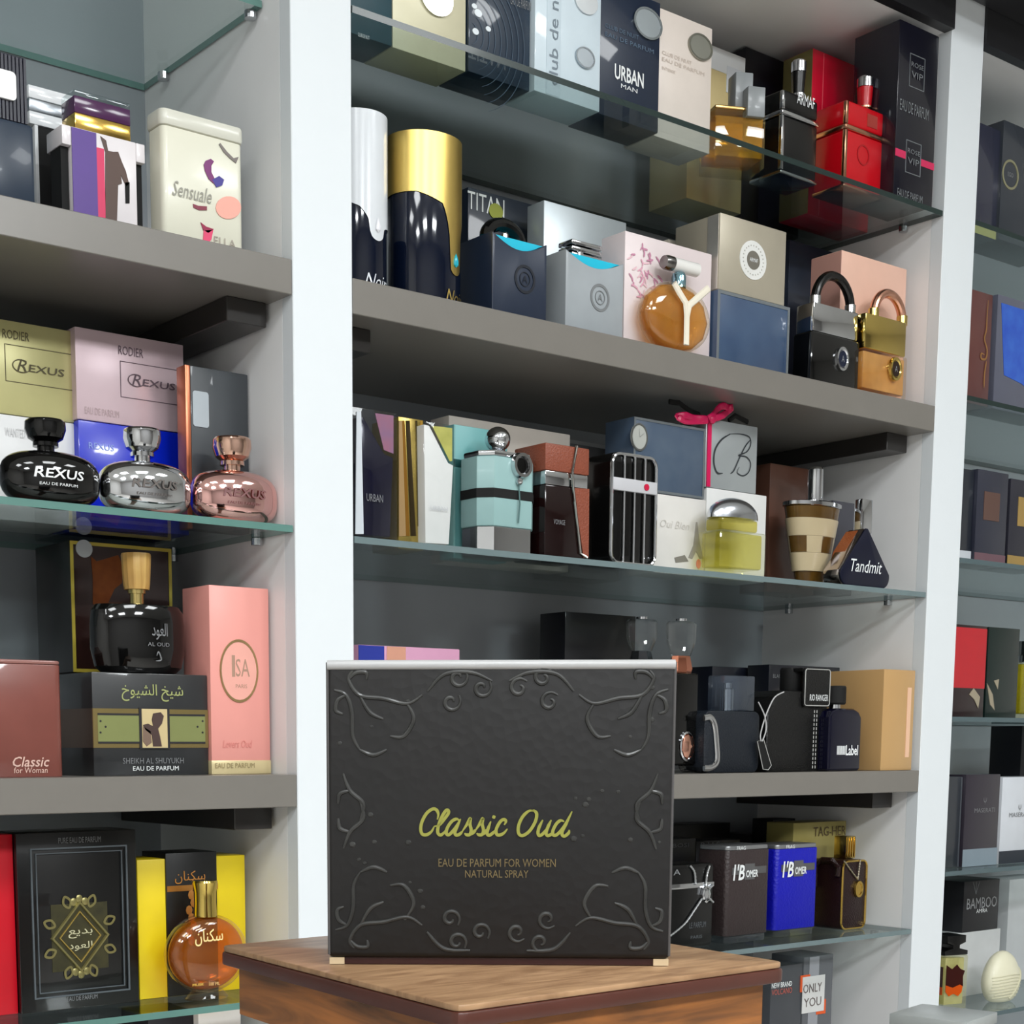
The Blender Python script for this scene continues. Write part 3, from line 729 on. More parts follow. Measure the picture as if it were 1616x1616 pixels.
t = T('perfume_box', 'white and gold carton behind the cream carton and the amber bottle on the top shelf', 'perfume box', z, .18, 1085, 1171, 76, .07)
t.carton(mat((226, 206, 150), 'foil', metal=.2)); a = t.rect(1085, 70, 1171, 110)
t.part('lid', 'white top').box(-t.w/2-.0006, t.w/2+.0006, t.yf-.0006, -t.yf+.0006, a[2], t.h+.0006, mat((236, 238, 238), 'card'), .0008)
a = t.rect(1146, 108, 1170, 150); t.part('side_patch', 'white patch').box(a[0], a[1], t.yf-.0008, t.yf, a[2], a[3], mat((222, 226, 230), 'card'))

t = T('perfume_bottle', 'square amber bottle with a stepped silver cap on the top glass shelf', 'perfume bottle', z, 0, d=.048, at=(.656, .082), w=.07, h=.068, rz=R(-24))
t.part('bottle').box(-.035, .035, -.024, .024, 0, .068, mat((250, 246, 225), 'glass'), .002)
t.part('perfume', 'amber perfume', of='bottle').box(-.0325, .0325, -.0215, .0215, .012, .060, mat((244, 206, 90), 'liquid', glow=(226, 172, 30), haze=.3), .001)
t.part('shoulder', 'gold shoulder').box(-.033, .033, -.022, .022, .0683, .0725, mat((208, 172, 110), 'metal', rough=.25), .001)
sg = mat((142, 146, 148), 'gloss', rough=.3); c = t.part('cap', 'stepped silver cap')
c.box(-.002, .022, -.012, .012, .0728, .118, sg, .0012); c.box(.008, .032, -.0275, -.0121, .060, .096, sg, .0012)

t = T('perfume_box', 'black carton behind the amber and the black bottle on the top glass shelf', 'perfume box', z, .2, 1172, 1262, 92, .06); t.carton(mat((28, 30, 38), 'film'))
def flask(label, body, band, wl, wr, pt, Y, d, lb, cap, ylab, px_c):
    t = T('perfume_bottle', label, 'perfume bottle', z, Y, wl, wr, pt, d)
    zb = t.p(px_c, lb[0])[1]; zt = t.p(px_c, lb[1])[1]
    t.part('body').box(-t.w/2, t.w/2, -t.d/2, t.d/2, .004, zb, body, .003, 3)
    t.part('foot', 'metal foot').box(-t.w/2-.001, t.w/2+.001, -t.d/2-.001, t.d/2+.001, 0, .0045, band, .001)
    t.part('band', 'metal band').box(-t.w/2-.001, t.w/2+.001, -t.d/2-.001, t.d/2+.001, zb, zt, band, .001)
    t.part('shoulder').box(-t.w/2, t.w/2, -t.d/2, t.d/2, zt+.0002, t.h, body, .004, 3)
    p = t.part('corner_trim', 'metal corner strip'); p.box(-t.w/2-.0012, -t.w/2+.004, t.yf-.0012, t.yf+.004, .005, zb-.0005, band, .001)
    p.box(-t.w/2-.0012, -t.w/2+.004, t.yf-.0012, t.yf+.004, zt+.0005, t.h-.002, band, .001)
    a = t.rect(*cap, 0); rc = (a[1]-a[0])/2; cx = (a[0]+a[1])/2; H = a[3]-t.h
    t.part('neck').lathe([(rc*.7, t.h-.001), (rc*.7, t.h+H*.2), (rc*.95, t.h+H*.2), (rc*.95, t.h+H*.24)], band, 24, (cx, 0, 0))
    t.part('cap').lathe([(rc*.8, t.h+H*.245), (rc*.95, t.h+H*.72), (rc*.9, t.h+H*.73)], body, 24, (cx, 0, 0)).lathe([(rc, t.h+H*.735), (rc, t.h+H*.95), (rc*.8, t.h+H), (0, t.h+H)], CH, 24, (cx, 0, 0))
    return t
t = flask('black square bottle with chrome band and chrome topped cap, left of the red carton', mat((22, 25, 30), 'gloss', rough=.25), CH, 1234, 1290, 150, .044, .05, (190, 182), (1248, 96, 1272, 148), 0, 1262)
t.txt('ARMAF', 1258, 150, 1286, 168, INKW)
t = flask('red square bottle with gold band and chrome topped cap in front of the red carton', mat((196, 24, 40), 'gloss', rough=.25), mat((206, 150, 120), 'metal', rough=.2), 1334, 1396, 168, .026, .05, (214, 206), (1352, 122, 1378, 168), 0, 1365)
g = t.part('emblem', 'embossed ring'); x, zz = t.p(1362, 245); g.ring(x, zz, .011, .013, t.yf-.0008, t.yf, mat((168, 22, 38), 'gloss')); g = t.part('logo_patch', 'pale square patch'); a = t.rect(1368, 182, 1384, 202)
g.box(a[0], a[1], t.yf-.0008, t.yf, a[2], a[3], mat((206, 80, 70), 'foil'))
t = T('perfume_box', 'bright red carton with an olive gold spine behind the red bottle', 'perfume box', z, .122, 1277, 1372, 96, .05)
t.carton(mat((212, 36, 58), 'film', rough=.3)); t.part('spine', 'olive gold spine').box(-t.w/2-.0007, -t.w/2, t.yf, -t.yf, .001, t.h-.001, mat((150, 140, 90), 'foil'))
a = t.rect(1296, 100, 1300, 290); t.part('fold_line').box(a[0], a[0]+.0012, t.yf-.0005, t.yf, .002, t.h-.002, mat((232, 90, 105), 'mark'))
t = T('perfume_box', 'tall black wrapped carton with two square silver frames, at the right on the top shelf', 'perfume box', z, .004, 1413, 1474, 44, .072)
t.carton(mat((28, 31, 40), 'film', rough=.25, bump=.22)); sf = mat((150, 156, 160), 'foil')
for l, tp, r, b in ((1435, 88, 1459, 141), (1429, 224, 1453, 276)):
    p = t.part('printed_frame', 'square silver frame'); a = t.rect(l, tp, r, b); p.frame(*a, .0009, t.yf-.0006, t.yf, sf); p.text('VIP', a[0]+.004, a[1]-.004, a[2]+.012, a[2]+.02, t.yf-.0008, sf); p.text('ROSE', a[0]+.003, a[1]-.003, a[3]-.016, a[3]-.01, t.yf-.0008, sf)
rp = mat((206, 48, 92), 'card')
for l, tp, r, b in ((1412, 236, 1429, 248), (1453, 254, 1470, 265)):
    a = t.rect(l, tp, r, b); p.box(a[0] if l > 1420 else -t.w/2, a[1] if l < 1420 else t.w/2, t.yf-.0005, t.yf, a[2], a[3], rp)
t.txt('EAU DE PARFUM', 1420, 164, 1466, 182, sf, g=p); t.txt('EAU DE PARFUM', 1416, 303, 1456, 316, sf, g=p)

# ================================================================== MIDDLE BAY, thick shelf with the padlock bottles
z = Z['M2']+.0003
def drip(label, X, pt, Y, d, mtop, drop, dropx, gem, words):
    t = T('perfume_bottle', label, 'perfume bottle', z, Y, pl=X[0], pr=X[1], pt=pt, d=d, rnd=True)
    bd = mat((30, 36, 48), 'gloss', rough=.08, coat=.3)
    n = 56; rx, ry = t.w/2, t.d/2
    t.part('body').prism(circ(0, 0, rx, ry, n=n), 0, t.h*.985, bd, .001, 'z', True)
    # poured metal sleeve: a wavy lower edge with one long drop
    b2 = bmesh.new(); top = []; bot = []; o = []
    for i in range(n*2):
        a = 2*math.pi*i/(n*2); x, y = math.cos(a), math.sin(a)
        s_ = t.h*drop[0]
        if y < .3:
            u = x*rx
            s_ = t.h*(drop[0]-.10*max(0, min(1, (x+.7)/1.2)))
            e = abs(u-dropx)/.0095
            lo = t.h*drop[1]+.0095
            if e <= 1: s_ = lo-.0095*math.sqrt(max(0, 1-e*e))
            elif e < 2.1: s_ = min(s_, lo+(s_-lo)*((e-1)/1.1)**.3)
        k = 1.0 + .0012/rx
        top.append(b2.verts.new((x*rx*k, y*ry*k, t.h))); bot.append(b2.verts.new((x*rx*k, y*ry*k, s_))); o.append(b2.verts.new((x*rx*.96, y*ry*.96, t.h+.001)))
    m = n*2
    for i in range(m):
        j = (i+1) % m; b2.faces.new((bot[i], bot[j], top[j], top[i])); b2.faces.new((top[i], top[j], o[j], o[i]))
    b2.faces.new(o); bmesh.ops.recalc_face_normals(b2, faces=b2.faces)
    t.part('poured_sleeve', label.split(' ')[0]+' metal poured sleeve').merge(b2, mtop, True)
    fz = t.h*drop[1]+.014
    yy = -ry*math.sqrt(max(0, 1-(dropx/rx)**2))-.002
    t.part('gem', 'drop shaped gem').lathe([(0, -.006), (.0032, -.0035), (.0036, 0), (.002, .005), (0, .009)], gem, 8, (dropx, yy, fz), sy=.5, smooth=False)
    f = lambda x, zz: -ry*math.sqrt(max(0, 1-(x/rx)**2))-.0015
    g = t.part('lettering'); g.text(words, dropx-.016, min(dropx+.016, rx*.8), .010, .024, f, mtop, shear=.35)
    return t
drip('white silver poured-metal bottle half hidden by the white upright', (514, 610), 190, .045, .066, mat((222, 226, 230), 'gloss', rough=.22), (.5, .31), .004, mat((235, 235, 240), 'gloss'), 'Noir')
drip('gold poured-metal bottle over black glass on the thick shelf', (612, 727), 226, .04, .07, mat((226, 196, 112), 'metal', rough=.34), (.66, .22), .018, mat((40, 170, 190), 'gloss'), 'Noir')
t = T('perfume_box', 'black wrapped carton with large white letters behind the dark navy bottle', 'perfume box', z, .15, 738, 860, 312, .06); t.carton(mat((38, 44, 54), 'film'))
g = t.txt('TITAN', 738, 308, 796, 336, mat((205, 208, 205), 'mark')); x, zz = t.p(782, 334); g.prism(circ(x, zz, .011, .009), t.yf-.0012, t.yf, mat((134, 140, 50), 'mark'))
def sport(label, wl, wr, yl, yr, Y, m, capm, rings):
    t = T('perfume_bottle', label, 'perfume bottle', z, Y, wl, wr, min(yl, yr), .06)
    zl, zr = t.p(wl, yl)[1], t.p(wr, yr)[1]; zt = (zl+zr)/2; hw = t.w/2
    dip = .013
    arc = [(hw-2*hw*i/14, zt-dip*math.sin(math.pi*i/14)) for i in range(15)]
    t.part('body').prism([(-hw, 0), (hw, 0)]+arc, -t.d/2, t.d/2, m, .0015)
    t.part('top_inlay', 'bright cyan inlay').prism([(-hw*.93, zt-.0015)]+[(-hw*.93+2*hw*.93*i/14, zt-.0005-dip*math.sin(math.pi*i/14)) for i in range(1, 14)]+[(hw*.93, zt-.0015)], t.yf+.004, -t.yf-.004, mat((0, 190, 220), 'card'))
    c = t.part('cap')
    if rings:
        c.tube([(.62*hw*math.cos(R(a)), 0, zt+.004+.017*math.sin(R(a))) for a in range(0, 181, 12)], .0075, capm, 12)
    else:
        for k in range(3): c.box(-hw*.45, hw*.6, -.012, .012, zt+.001+k*.007, zt+.0065+k*.007, capm, .0012)
    n = t.part('nozzle', 'chrome nozzle'); n.lathe([(.004, 0), (.004, .012), (.003, .014), (0, .014)], CH, 14, (-hw*.3, t.yf+.012, zt-.008))
    g = t.part('emblem', 'embossed ring emblem'); em = mat(tuple(int(c_*.72) for c_ in rings_rgb), 'gloss', rough=.35)
    x, zz = t.p((wl+wr)/2+8, (yl+yr)/2+66); g.ring(x, zz, .0125, .0155, t.yf-.0008, t.yf, em); g.ring(x, zz, .007, .008, t.yf-.0008, t.yf, em); g.text('A', x-.004, x+.004, zz-.004, zz+.004, t.yf-.0009, em)
    return t
rings_rgb = (56, 60, 70)
sport('dark navy bottle with a bright cyan inlay under an arched black cap', 777, 863, 362, 388, .035, mat((46, 54, 70), 'gloss', rough=.35), BLKG, True)
rings_rgb = (176, 180, 182)
sport('light grey bottle with a bright cyan inlay under a ridged chrome cap', 893, 984, 392, 416, .035, mat((160, 166, 170), 'gloss', rough=.35), CH, False)
t = T('perfume_box', 'silver carton behind the light grey bottle', 'perfume box', z, .1, 857, 986, 334, .03); t.carton(mat((176, 184, 188), 'foil', metal=.5, rough=.35))
t = T('perfume_box', 'white carton printed with pink flowers behind the round gold bottle', 'perfume box', z, .0385, 985, 1121, 383, .04); t.carton(mat((226, 212, 212), 'card'))
p = t.part('flower_print', 'pink flower print')
random.seed(3)
for k in range(46):
    px, py = random.gauss(1012, 15), random.uniform(392, 470); q = t.p(px, py); a = random.uniform(0, 6.3); L_ = random.uniform(.006, .013)
    if abs(q[0]) < t.w/2-.012: p.stroke([q, (q[0]+L_*.5*math.cos(a)+.002, q[1]+L_*.5*math.sin(a)), (q[0]+L_*math.cos(a), q[1]+L_*math.sin(a))], .0022, t.yf-.0006-.00001*k, mat(random.choice([(214, 160, 178), (222, 184, 192), (190, 130, 156)]), 'mark'), 3)
t = T('perfume_bottle', 'round gold bottle with crossed cream strap and horizontal white cap before the flower carton', 'perfume bottle', z+.0003, .003, 1010, 1118, 446, .034, rnd=True)
Rb = t.h/2; W_ = t.w/2
M_ = Matrix.Translation((0, 0, Rb)) @ Matrix.Diagonal((W_/Rb, 1, 1, 1)) @ Matrix.Rotation(R(90), 4, 'X')
t.part('bottle').lathe(lens(Rb, t.d/2), mat((250, 246, 236), 'glass'), 40, M=M_)
t.part('perfume', 'gold perfume', of='bottle').lathe(lens(Rb*.95, t.d/2*.8), mat((240, 205, 140), 'liquid', glow=(222, 164, 74), haze=.34), 12, M=M_, smooth=False)
st = mat((236, 228, 210), 'gloss', rough=.25); p = t.part('strap', 'cream strap'); y = t.yf-.002
for q in ([(1062, 447), (1070, 462), (1080, 478), (1082, 500), (1081, 545)], [(1116, 456), (1100, 470), (1086, 482), (1082, 500)]):
    p.tube([(a, y, b) for a, b in [t.p(*v) for v in q]], .0045, st, 8, flat=.5)
a = t.rect(1060, 432, 1082, 462, 0); t.part('neck', 'chrome neck').lathe([(.009, t.h-.006), (.009, a[3]-.004), (.0075, a[3])], mat((150, 190, 205), 'chrome'), 20, ((a[0]+a[1])/2, 0, 0))
a = t.rect(1036, 409, 1112, 431, 0); zc = (a[2]+a[3])/2; rc = (a[3]-a[2])/2
Mx = Matrix.Translation((0, 0, zc)) @ Matrix.Rotation(R(90), 4, 'Y')
t.part('cap', 'white cylinder cap with grey end').lathe([(0, a[0]+.014), (rc, a[0]+.014), (rc, a[1]-.001), (rc*.85, a[1]), (0, a[1])], mat((232, 230, 226), 'gloss'), 24, M=Mx).lathe([(0, a[0]), (rc*.9, a[0]), (rc*1.05, a[0]+.004), (rc*1.05, a[0]+.0138)], mat((132, 130, 128), 'metal'), 24, M=Mx)

def stacked_blue(label, l, r, pt, Y, d): 
    t = T('perfume_box', label, 'perfume box', z, Y, l, r, pt, d); t.carton(mat((82, 104, 132), 'film', to=(54, 70, 100), nscale=22, rough=.3)); return t
t = stacked_blue('mottled blue grey carton with silver edges under the round-emblem beige carton', 1132, 1245, 471, .03, .08)
p = t.part('frame', 'silver edge frame'); p.frame(-t.w/2, t.w/2, .0003, t.h-.0003, .004, t.yf-.0006, t.yf, mat((148, 156, 162), 'foil'))
b0 = t
bg = mat((176, 168, 150), 'foil', metal=.35, rough=.38)
t = T('perfume_box', 'beige metallic carton with a round white emblem stacked on the mottled blue grey carton', 'perfume box', b0.top+.0005, .031, 1136, 1240, 351, .075)
t.carton(bg); g = t.part('emblem', 'round white emblem'); x, zz, a, b = medal(g, t, 1188, 411, 31, mat((224, 224, 220), 'card'), 21, .0008)
g.prism(circ(x, zz, a*.48, b*.48), t.yf-.0013, t.yf-.0008, mat((150, 146, 136), 'foil')); g.text('ARMAF', x-a*.3, x+a*.3, zz-b*.1, zz+b*.1, t.yf-.0018, INKW)
for k in range(24):
    an = 2*math.pi*k/24; g.box(x+a*.75*math.cos(an)-.0007, x+a*.75*math.cos(an)+.0007, t.yf-.0012, t.yf-.0008, zz+b*.75*math.sin(an)-.0007, zz+b*.75*math.sin(an)+.0007, mat((170, 168, 160), 'mark'))
g = t.part('spine', 'bright silver spine'); g.box(-t.w/2-.0007, -t.w/2, t.yf+.002, t.yf+.02, .001, t.h-.001, mat((214, 210, 202), 'foil'))
for lab, yy, dd, sub in (('beige carton with a brown stripe directly behind the round-emblem carton', .12, .055, 0), ('pale beige carton standing furthest back behind the round-emblem carton', .185, .06, 1)):
    t = T('perfume_box', lab, 'perfume box', z, yy, d=dd, X=(b0.M.translation.x-b0.w/2+.004+.002*sub, b0.M.translation.x+b0.w/2-.006), h=b0.h+.082-.004*sub)
    t.carton(mat((188, 180, 166), 'card'))
    t.part('side_stripe', 'brown side stripe').box(-t.w/2-.0007, -t.w/2, t.yf+.012, t.yf+.024, .001, t.h-.001, mat((96, 86, 76), 'card'))
t = T('perfume_box', 'dark navy carton in the back, between the beige carton and the padlock bottles', 'perfume box', z, .17, 1240, 1320, 390, .06); t.carton(mat((40, 46, 60), 'film', to=(62, 68, 84), nscale=16))

def padlock(label, wl, wr, yt, yc, ys, sl, sr, Y, bm, cm, sm, emx, emy, glassy):
    t = T('perfume_bottle', label, 'perfume bottle', z+.0003, Y, wl, wr, yt, .032)
    hw = t.w/2
    zc = t.p((wl+wr)/2, yc, 0)[1]; zs = t.p((sl+sr)/2, ys, 0)[1]
    if glassy:
        t.part('bottle').box(-hw, hw, -t.d/2, t.d/2, 0, t.h, mat((250, 244, 236), 'glass'), .003, 3)
        t.part('perfume', 'gold perfume', of='bottle').box(-hw+.003, hw-.003, -t.d/2+.003, t.d/2-.003, .006, t.h-.003, bm, .002)
    else: t.part('bottle').box(-hw, hw, -t.d/2, t.d/2, 0, t.h, bm, .003, 3)
    t.part('collar', 'metal collar').box(-hw*.93, hw*.93, -t.d/2*.9, t.d/2*.9, t.h+.0003, zc, cm, .002)
    xa, xb = t.p(sl, ys+40, 0)[0], t.p(sr, ys+40, 0)[0]; xc, rx = (xa+xb)/2, (xb-xa)/2-.006
    zz0 = zs-.006-rx
    pts = [(xc-rx, 0, zc-.002), (xc-rx, 0, zz0)]+[(xc-rx*math.cos(R(a)), 0, zz0+rx*math.sin(R(a))) for a in range(10, 180, 10)]+[(xc+rx, 0, zz0), (xc+rx, 0, zc-.002)]
    t.part('shackle').tube(pts, .0062, sm, 14)
    for s_ in (-1, 1):
        p = t.part('shackle_ferrule', 'metal ferrule'); p.lathe([(.0075, 0), (.0075, .012), (.0065, .013)], cm, 16, (xc+s_*rx, 0, zc+.0003))
    g = t.part('emblem', 'round metal emblem'); x, zz = t.p(emx, emy); g.lathe([(0, .003), (.0085, .003), (.010, .0045), (.0122, .004), (.0128, 0), (0, 0)], cm, 28, M=Matrix.Translation((x, t.yf, zz)) @ Matrix.Diagonal((1, 1, 1.25, 1)) @ Matrix.Rotation(R(90), 4, 'X'))
    g.prism(circ(x, zz, .0082, .0102), t.yf-.0036, t.yf-.003, mat((40, 44, 60), 'gloss') if not glassy else mat((50, 40, 36), 'gloss')); g.text('A', x-.003, x+.003, zz-.004, zz+.004, t.yf-.0038, INKG)
    return t
padlock('black padlock-shaped bottle with a chrome collar and black shackle', 1282, 1357, 530, 492, 428, 1282, 1347, .012, mat((16, 16, 20), 'gloss', rough=.06, coat=.3), CH, mat((26, 24, 26), 'gloss', rough=.25), 1327, 567, 0)
padlock('gold padlock-shaped bottle with a rose gold shackle beside the right upright', 1364, 1433, 556, 508, 456, 1374, 1428, .006, mat((246, 212, 150), 'liquid', glow=(230, 180, 104), haze=.55), mat((216, 190, 110), 'chrome', rough=.1), mat((226, 170, 145), 'metal', rough=.25), 1411, 583, 1)
t = T('perfume_box', 'peach pink carton behind the gold padlock bottle', 'perfume box', z, .047, 1323, 1425, 410, .05); t.carton(mat((228, 184, 164), 'card')); t.part('spine').box(-t.w/2-.0007, -t.w/2, t.yf, -t.yf, .001, t.h-.001, mat((198, 150, 138), 'card'))

# ================================================================== MIDDLE BAY, glass shelf with the teal bottle
z = Z['M3']+.0003
def slanted(label, pl, pr, pt, poly, m, Y, box_m, words, wm, wrect):
    t = T('perfume_bottle', label, 'perfume bottle', z, Y, pl, pr, pt, .05, X=(.005, None) if pl < 565 else None)
    q = [(max(a, -t.w/2+.002), max(b, .0015)) for a, b in t.P(poly)]
    t.part('panel').prism(q, t.yf+.0015, -t.yf-.0015, m, .0012)
    t.part('clear_case', 'clear plastic case').box(-t.w/2, t.w/2, -t.d/2, t.d/2, 0, t.h, box_m, .0008)
    g = t.part('lettering'); g.text(words, *t.rect(*wrect), t.yf-.0006, wm)
    return t
t = slanted('navy slant-topped bottle in a clear case beside the white upright', 560, 627, 644, [(574, 844), (567, 660), (574, 656), (583, 672), (608, 716), (622, 722), (617, 847)], mat((26, 32, 48), 'gloss'), .05, mat((246, 246, 250), 'glass', refl=.5), 'URBAN', INKG, (578, 780, 604, 792))
t.part('picture', 'purple pink printed back').flat(t.P([(592, 652), (624, 656), (621, 716), (606, 710)], t.yf+.004, True), t.yf+.004, mat((128, 112, 150), 'card', to=(180, 110, 120), nscale=60))
t.part('edge_strip', 'white edge strip').prism([(a, max(b, .001)) for a, b in t.P([(562, 650), (569, 650), (573, 843), (560, 843)])], t.yf-.0012, t.yf-.0002, mat((214, 220, 226), 'gloss'))
t = T('perfume_box', 'gold case-side reflections painted on a narrow carton between the navy and white slanted bottles', 'perfume box', z, .06, 629, 668, 660, .05); t.carton(mat((172, 150, 78), 'foil', rough=.25))  # striped block painted with the gold reflections of the clear case's side
p = t.part('stripes', 'dark and tan streaks painted as gold reflections')
for l1, l2, r1, r2, c in ((628, 622, 634, 640, (206, 170, 120)), (634, 640, 638, 646, (160, 112, 40)), (640, 648, 646, 656, (60, 48, 24)), (655, 660, 658, 663, (70, 58, 30)), (664, 667, 667, 670, (200, 160, 70))):
    q = t.P([(l1, 664), (r1, 664), (r2, 846), (l2, 846)]); q = [(min(max(a, -t.w/2), t.w/2), max(b, .001)) for a, b in q]
    p.prism(q, t.yf-.0007, t.yf, mat(c, 'foil', rough=.3))
t = slanted('white slant-topped bottle in a clear case next to the teal bottle', 668, 719, 668, [(673, 857), (668, 669), (679, 671), (709, 730), (717, 734), (710, 859)], mat((228, 230, 232), 'gloss', rough=.3), .045, mat((250, 250, 248), 'glass', refl=.5), 'URBAN', mat((190, 192, 196), 'mark'), (679, 799, 706, 806))
t.part('picture', 'olive printed back').flat(t.P([(682, 672), (718, 676), (717, 728), (710, 728)], t.yf+.004, True), t.yf+.004, mat((150, 150, 70), 'card', to=(216, 214, 120), nscale=50))
t = T('perfume_box', 'teal carton just behind the teal bottle', 'perfume box', z, .09, 716, 800, 676, .026); t.carton(mat((112, 172, 172), 'card')); a = t.rect(716, 730, 800, 742); t.part('stripe', 'dark green stripe').box(-t.w/2-.0005, t.w/2+.0005, t.yf-.0006, t.yf, a[2], a[3], mat((44, 84, 84), 'card'))
t = T('perfume_box', 'cream carton at the back behind the teal bottle', 'perfume box', z, .12, 708, 898, 671, .035); t.carton(mat((208, 200, 190), 'card'))

t = T('perfume_bottle', 'pale teal faceted bottle with a black strap and chrome ball cap', 'perfume bottle', z, .03, 734, 835, 728, .056, rnd=True)
tl = mat((150, 184, 183), 'gloss', rough=.3); hw, hd = t.w/2, t.d/2; c_ = .014
oct_ = [(-hw+c_, -hd), (hw-c_, -hd), (hw, -hd+c_), (hw, hd-c_), (hw-c_, hd), (-hw+c_, hd), (-hw, hd-c_), (-hw, -hd+c_)]
def sc8(k): return [(a*k, b*k) for a, b in oct_]
zb = t.p(785, 830)[1]; za, zd = t.p(785, 785)[1], t.p(785, 770)[1]
t.part('base_band', 'chrome base band').prism(sc8(.97), 0, zb-.0003, CH, .0006, 'z')
t.part('body').prism(oct_, zb, t.h, tl, .002, 'z')
t.part('strap', 'black strap').prism(sc8(1.025), za, zd, BLKM, .0006, 'z')
zsh = t.p(785, 709)[1]; t.part('shoulder', 'chrome shoulder').prism(sc8(.93), t.h+.0003, zsh, CH, .0018, 'z')
a = t.rect(765, 670, 806, 706, 0); rc = (a[1]-a[0])/2
g = t.part('cap', 'chrome ball cap'); g.lathe([(.010, zsh+.0003), (.012, zsh+.002), (.009, zsh+.005)], CH, 24).ball((0, 0, zsh+.0035+rc*.93), rc, CH, (1, 1, .95))
g = t.part('emblem', 'dark ring emblem'); x, zz = t.p(821, 735)
Mq = Matrix.Translation((x, t.yf, zz)) @ Matrix.Rotation(R(90), 4, 'X'); g.lathe([(0, .002), (.009, .002), (.010, .006), (.0135, .006), (.0145, 0), (0, 0)], CH, 28, M=Mq); g.lathe([(0, .0024), (.0085, .0026), (.0085, .0021)], BLKG, 24, M=Mq)
g = t.part('cord', 'thin hanging cord'); a = t.p(817, 766); b = t.p(816, 826); g.tube([(a[0], t.yf-.002, a[1]), (a[0]+.001, t.yf-.003, (a[1]+b[1])/2), (b[0], t.yf-.0022, b[1])], .0009, mat((90, 120, 120), 'card'), 6); g.ball((a[0], t.yf-.003, a[1]+.004), .0042, CH, seg=14)

t = T('perfume_bottle', 'dark brown square bottle with a leather brown cap and a diagonal silver line', 'perfume bottle', z, .03, 860, 929, 768, .055)
hw = t.w/2; bl = mat((138, 76, 58), 'leather', rough=.5)
t.part('body').box(-hw, hw, -t.d/2, t.d/2, 0, t.h, mat((40, 22, 22), 'gloss', rough=.1), .002)
zs, zt = t.p(895, 746)[1], t.p(895, 703)[1]
t.part('collar', 'clear chrome collar').box(-hw*.97, hw*.97, t.yf+.001, -t.yf-.001, t.h+.0003, zs, CH, .001)
t.part('cap', 'leather brown cap').box(-hw, hw, t.yf, -t.yf, zs+.0003, zt, bl, .0015)
q = t.P([(904, 770), (929, 772), (929, 880), (920, 880)]); q = [(min(a, hw), max(b, .001)) for a, b in q]
t.part('side_panel', 'leather brown side panel').prism(q, t.yf-.0012, t.yf-.0002, bl)
g = t.part('diagonal_line', 'silver diagonal line'); g.tube([(a, t.yf-.0015, max(b, .002)) for a, b in t.P([(909, 704), (902, 744), (903, 768), (915, 874), (925, 880)])], .0016, mat((190, 186, 180), 'chrome'), 8)
t.txt('VOYAGE', 874, 820, 892, 828, INKG); 
t = T('perfume_box', 'silver edged clear grey carton behind the brown and the grille bottles', 'perfume box', z, .16, 884, 978, 700, .05); t.carton(mat((96, 98, 100), 'film')); t.part('top_edge', 'silver top edge').box(-t.w/2-.0005, t.w/2+.0005, t.yf-.0006, -t.yf, t.h-.004, t.h+.0006, SILV)

t = T('perfume_bottle', 'black bottle caged behind a chrome grille with a red dot', 'perfume bottle', z, .022, 963, 1036, 716, .06)
hw = t.w/2; t.part('body').prism(rr(t.w-.002, t.h-.001, .012, cx=0, cy=t.h/2), t.yf+.002, -t.yf, mat((22, 20, 22), 'gloss', rough=.2), .002)
g = t.part('grille', 'chrome grille'); fr = rr(t.w-.004, t.h-.005, .012, cx=0, cy=t.h/2)
g.tube([(a, t.yf, b) for a, b in fr], .0021, CH, 8, True)
for k in (-.42, .02, .46): g.tube([(hw*k, t.yf, .003), (hw*k, t.yf, t.h-.003)], .0014, CH, 8)
a = t.rect(965, 757, 1035, 777); g = t.part('band', 'silver name band'); g.box(-hw+.001, hw-.001, t.yf-.002, t.yf+.003, a[2], a[3], mat((196, 196, 200), 'gloss', rough=.25), .001)
x, zz = t.p(1018, 774); t.part('dot', 'red dot').prism(circ(x, (a[2]+a[3])/2, .004), t.yf-.0032, t.yf-.002, mat((196, 40, 70), 'gloss'))

wp = T('perfume_box', 'white carton printed with a small tower sketch, between the grille bottle and the yellow bottle', 'perfume box', z, .055, 1033, 1113, 784, .05); wp.carton(mat((218, 215, 210), 'card'))
p = wp.part('tower_print', 'grey tower sketch'); ik = mat((150, 146, 140), 'mark')
p.prism(wp.P([(1098, 824), (1100, 824), (1104, 858), (1110, 882), (1104, 882), (1098, 870), (1092, 882), (1086, 880), (1094, 860)]), wp.yf-.0007, wp.yf, ik)
p.prism(wp.P([(1064, 880), (1080, 876), (1086, 886), (1066, 888)]), wp.yf-.0007, wp.yf, mat((120, 116, 108), 'mark')); q = wp.p(1102, 890); p.prism(circ(q[0], q[1], .004, .006), wp.yf-.0007, wp.yf, mat((220, 130, 120), 'mark'))
wp.txt('Oui Bien', 1042, 822, 1088, 834, mat((196, 192, 186), 'mark'), shear=.3)
t = T('perfume_box', 'mottled blue grey carton with a round clock-like sticker stacked on the tower carton', 'perfume box', wp.top+.0005, .055, 1000, 1112, 667, .05); t.carton(mat((98, 112, 128), 'film', to=(54, 72, 96), nscale=24, rough=.3))
g = t.part('frame', 'silver edge frame'); g.frame(-t.w/2, t.w/2, .0004, t.h-.0004, .003, t.yf-.0006, t.yf, mat((140, 148, 154), 'foil'))
g = t.part('sticker', 'round clock-like sticker'); x, zz, a, b = medal(g, t, 1008, 690, 22, mat((176, 178, 172), 'card'), 13, .0012); g.ring(x, zz, .86, 1, t.yf-.0018, t.yf-.001, mat((120, 122, 120), 'foil'), a, b)
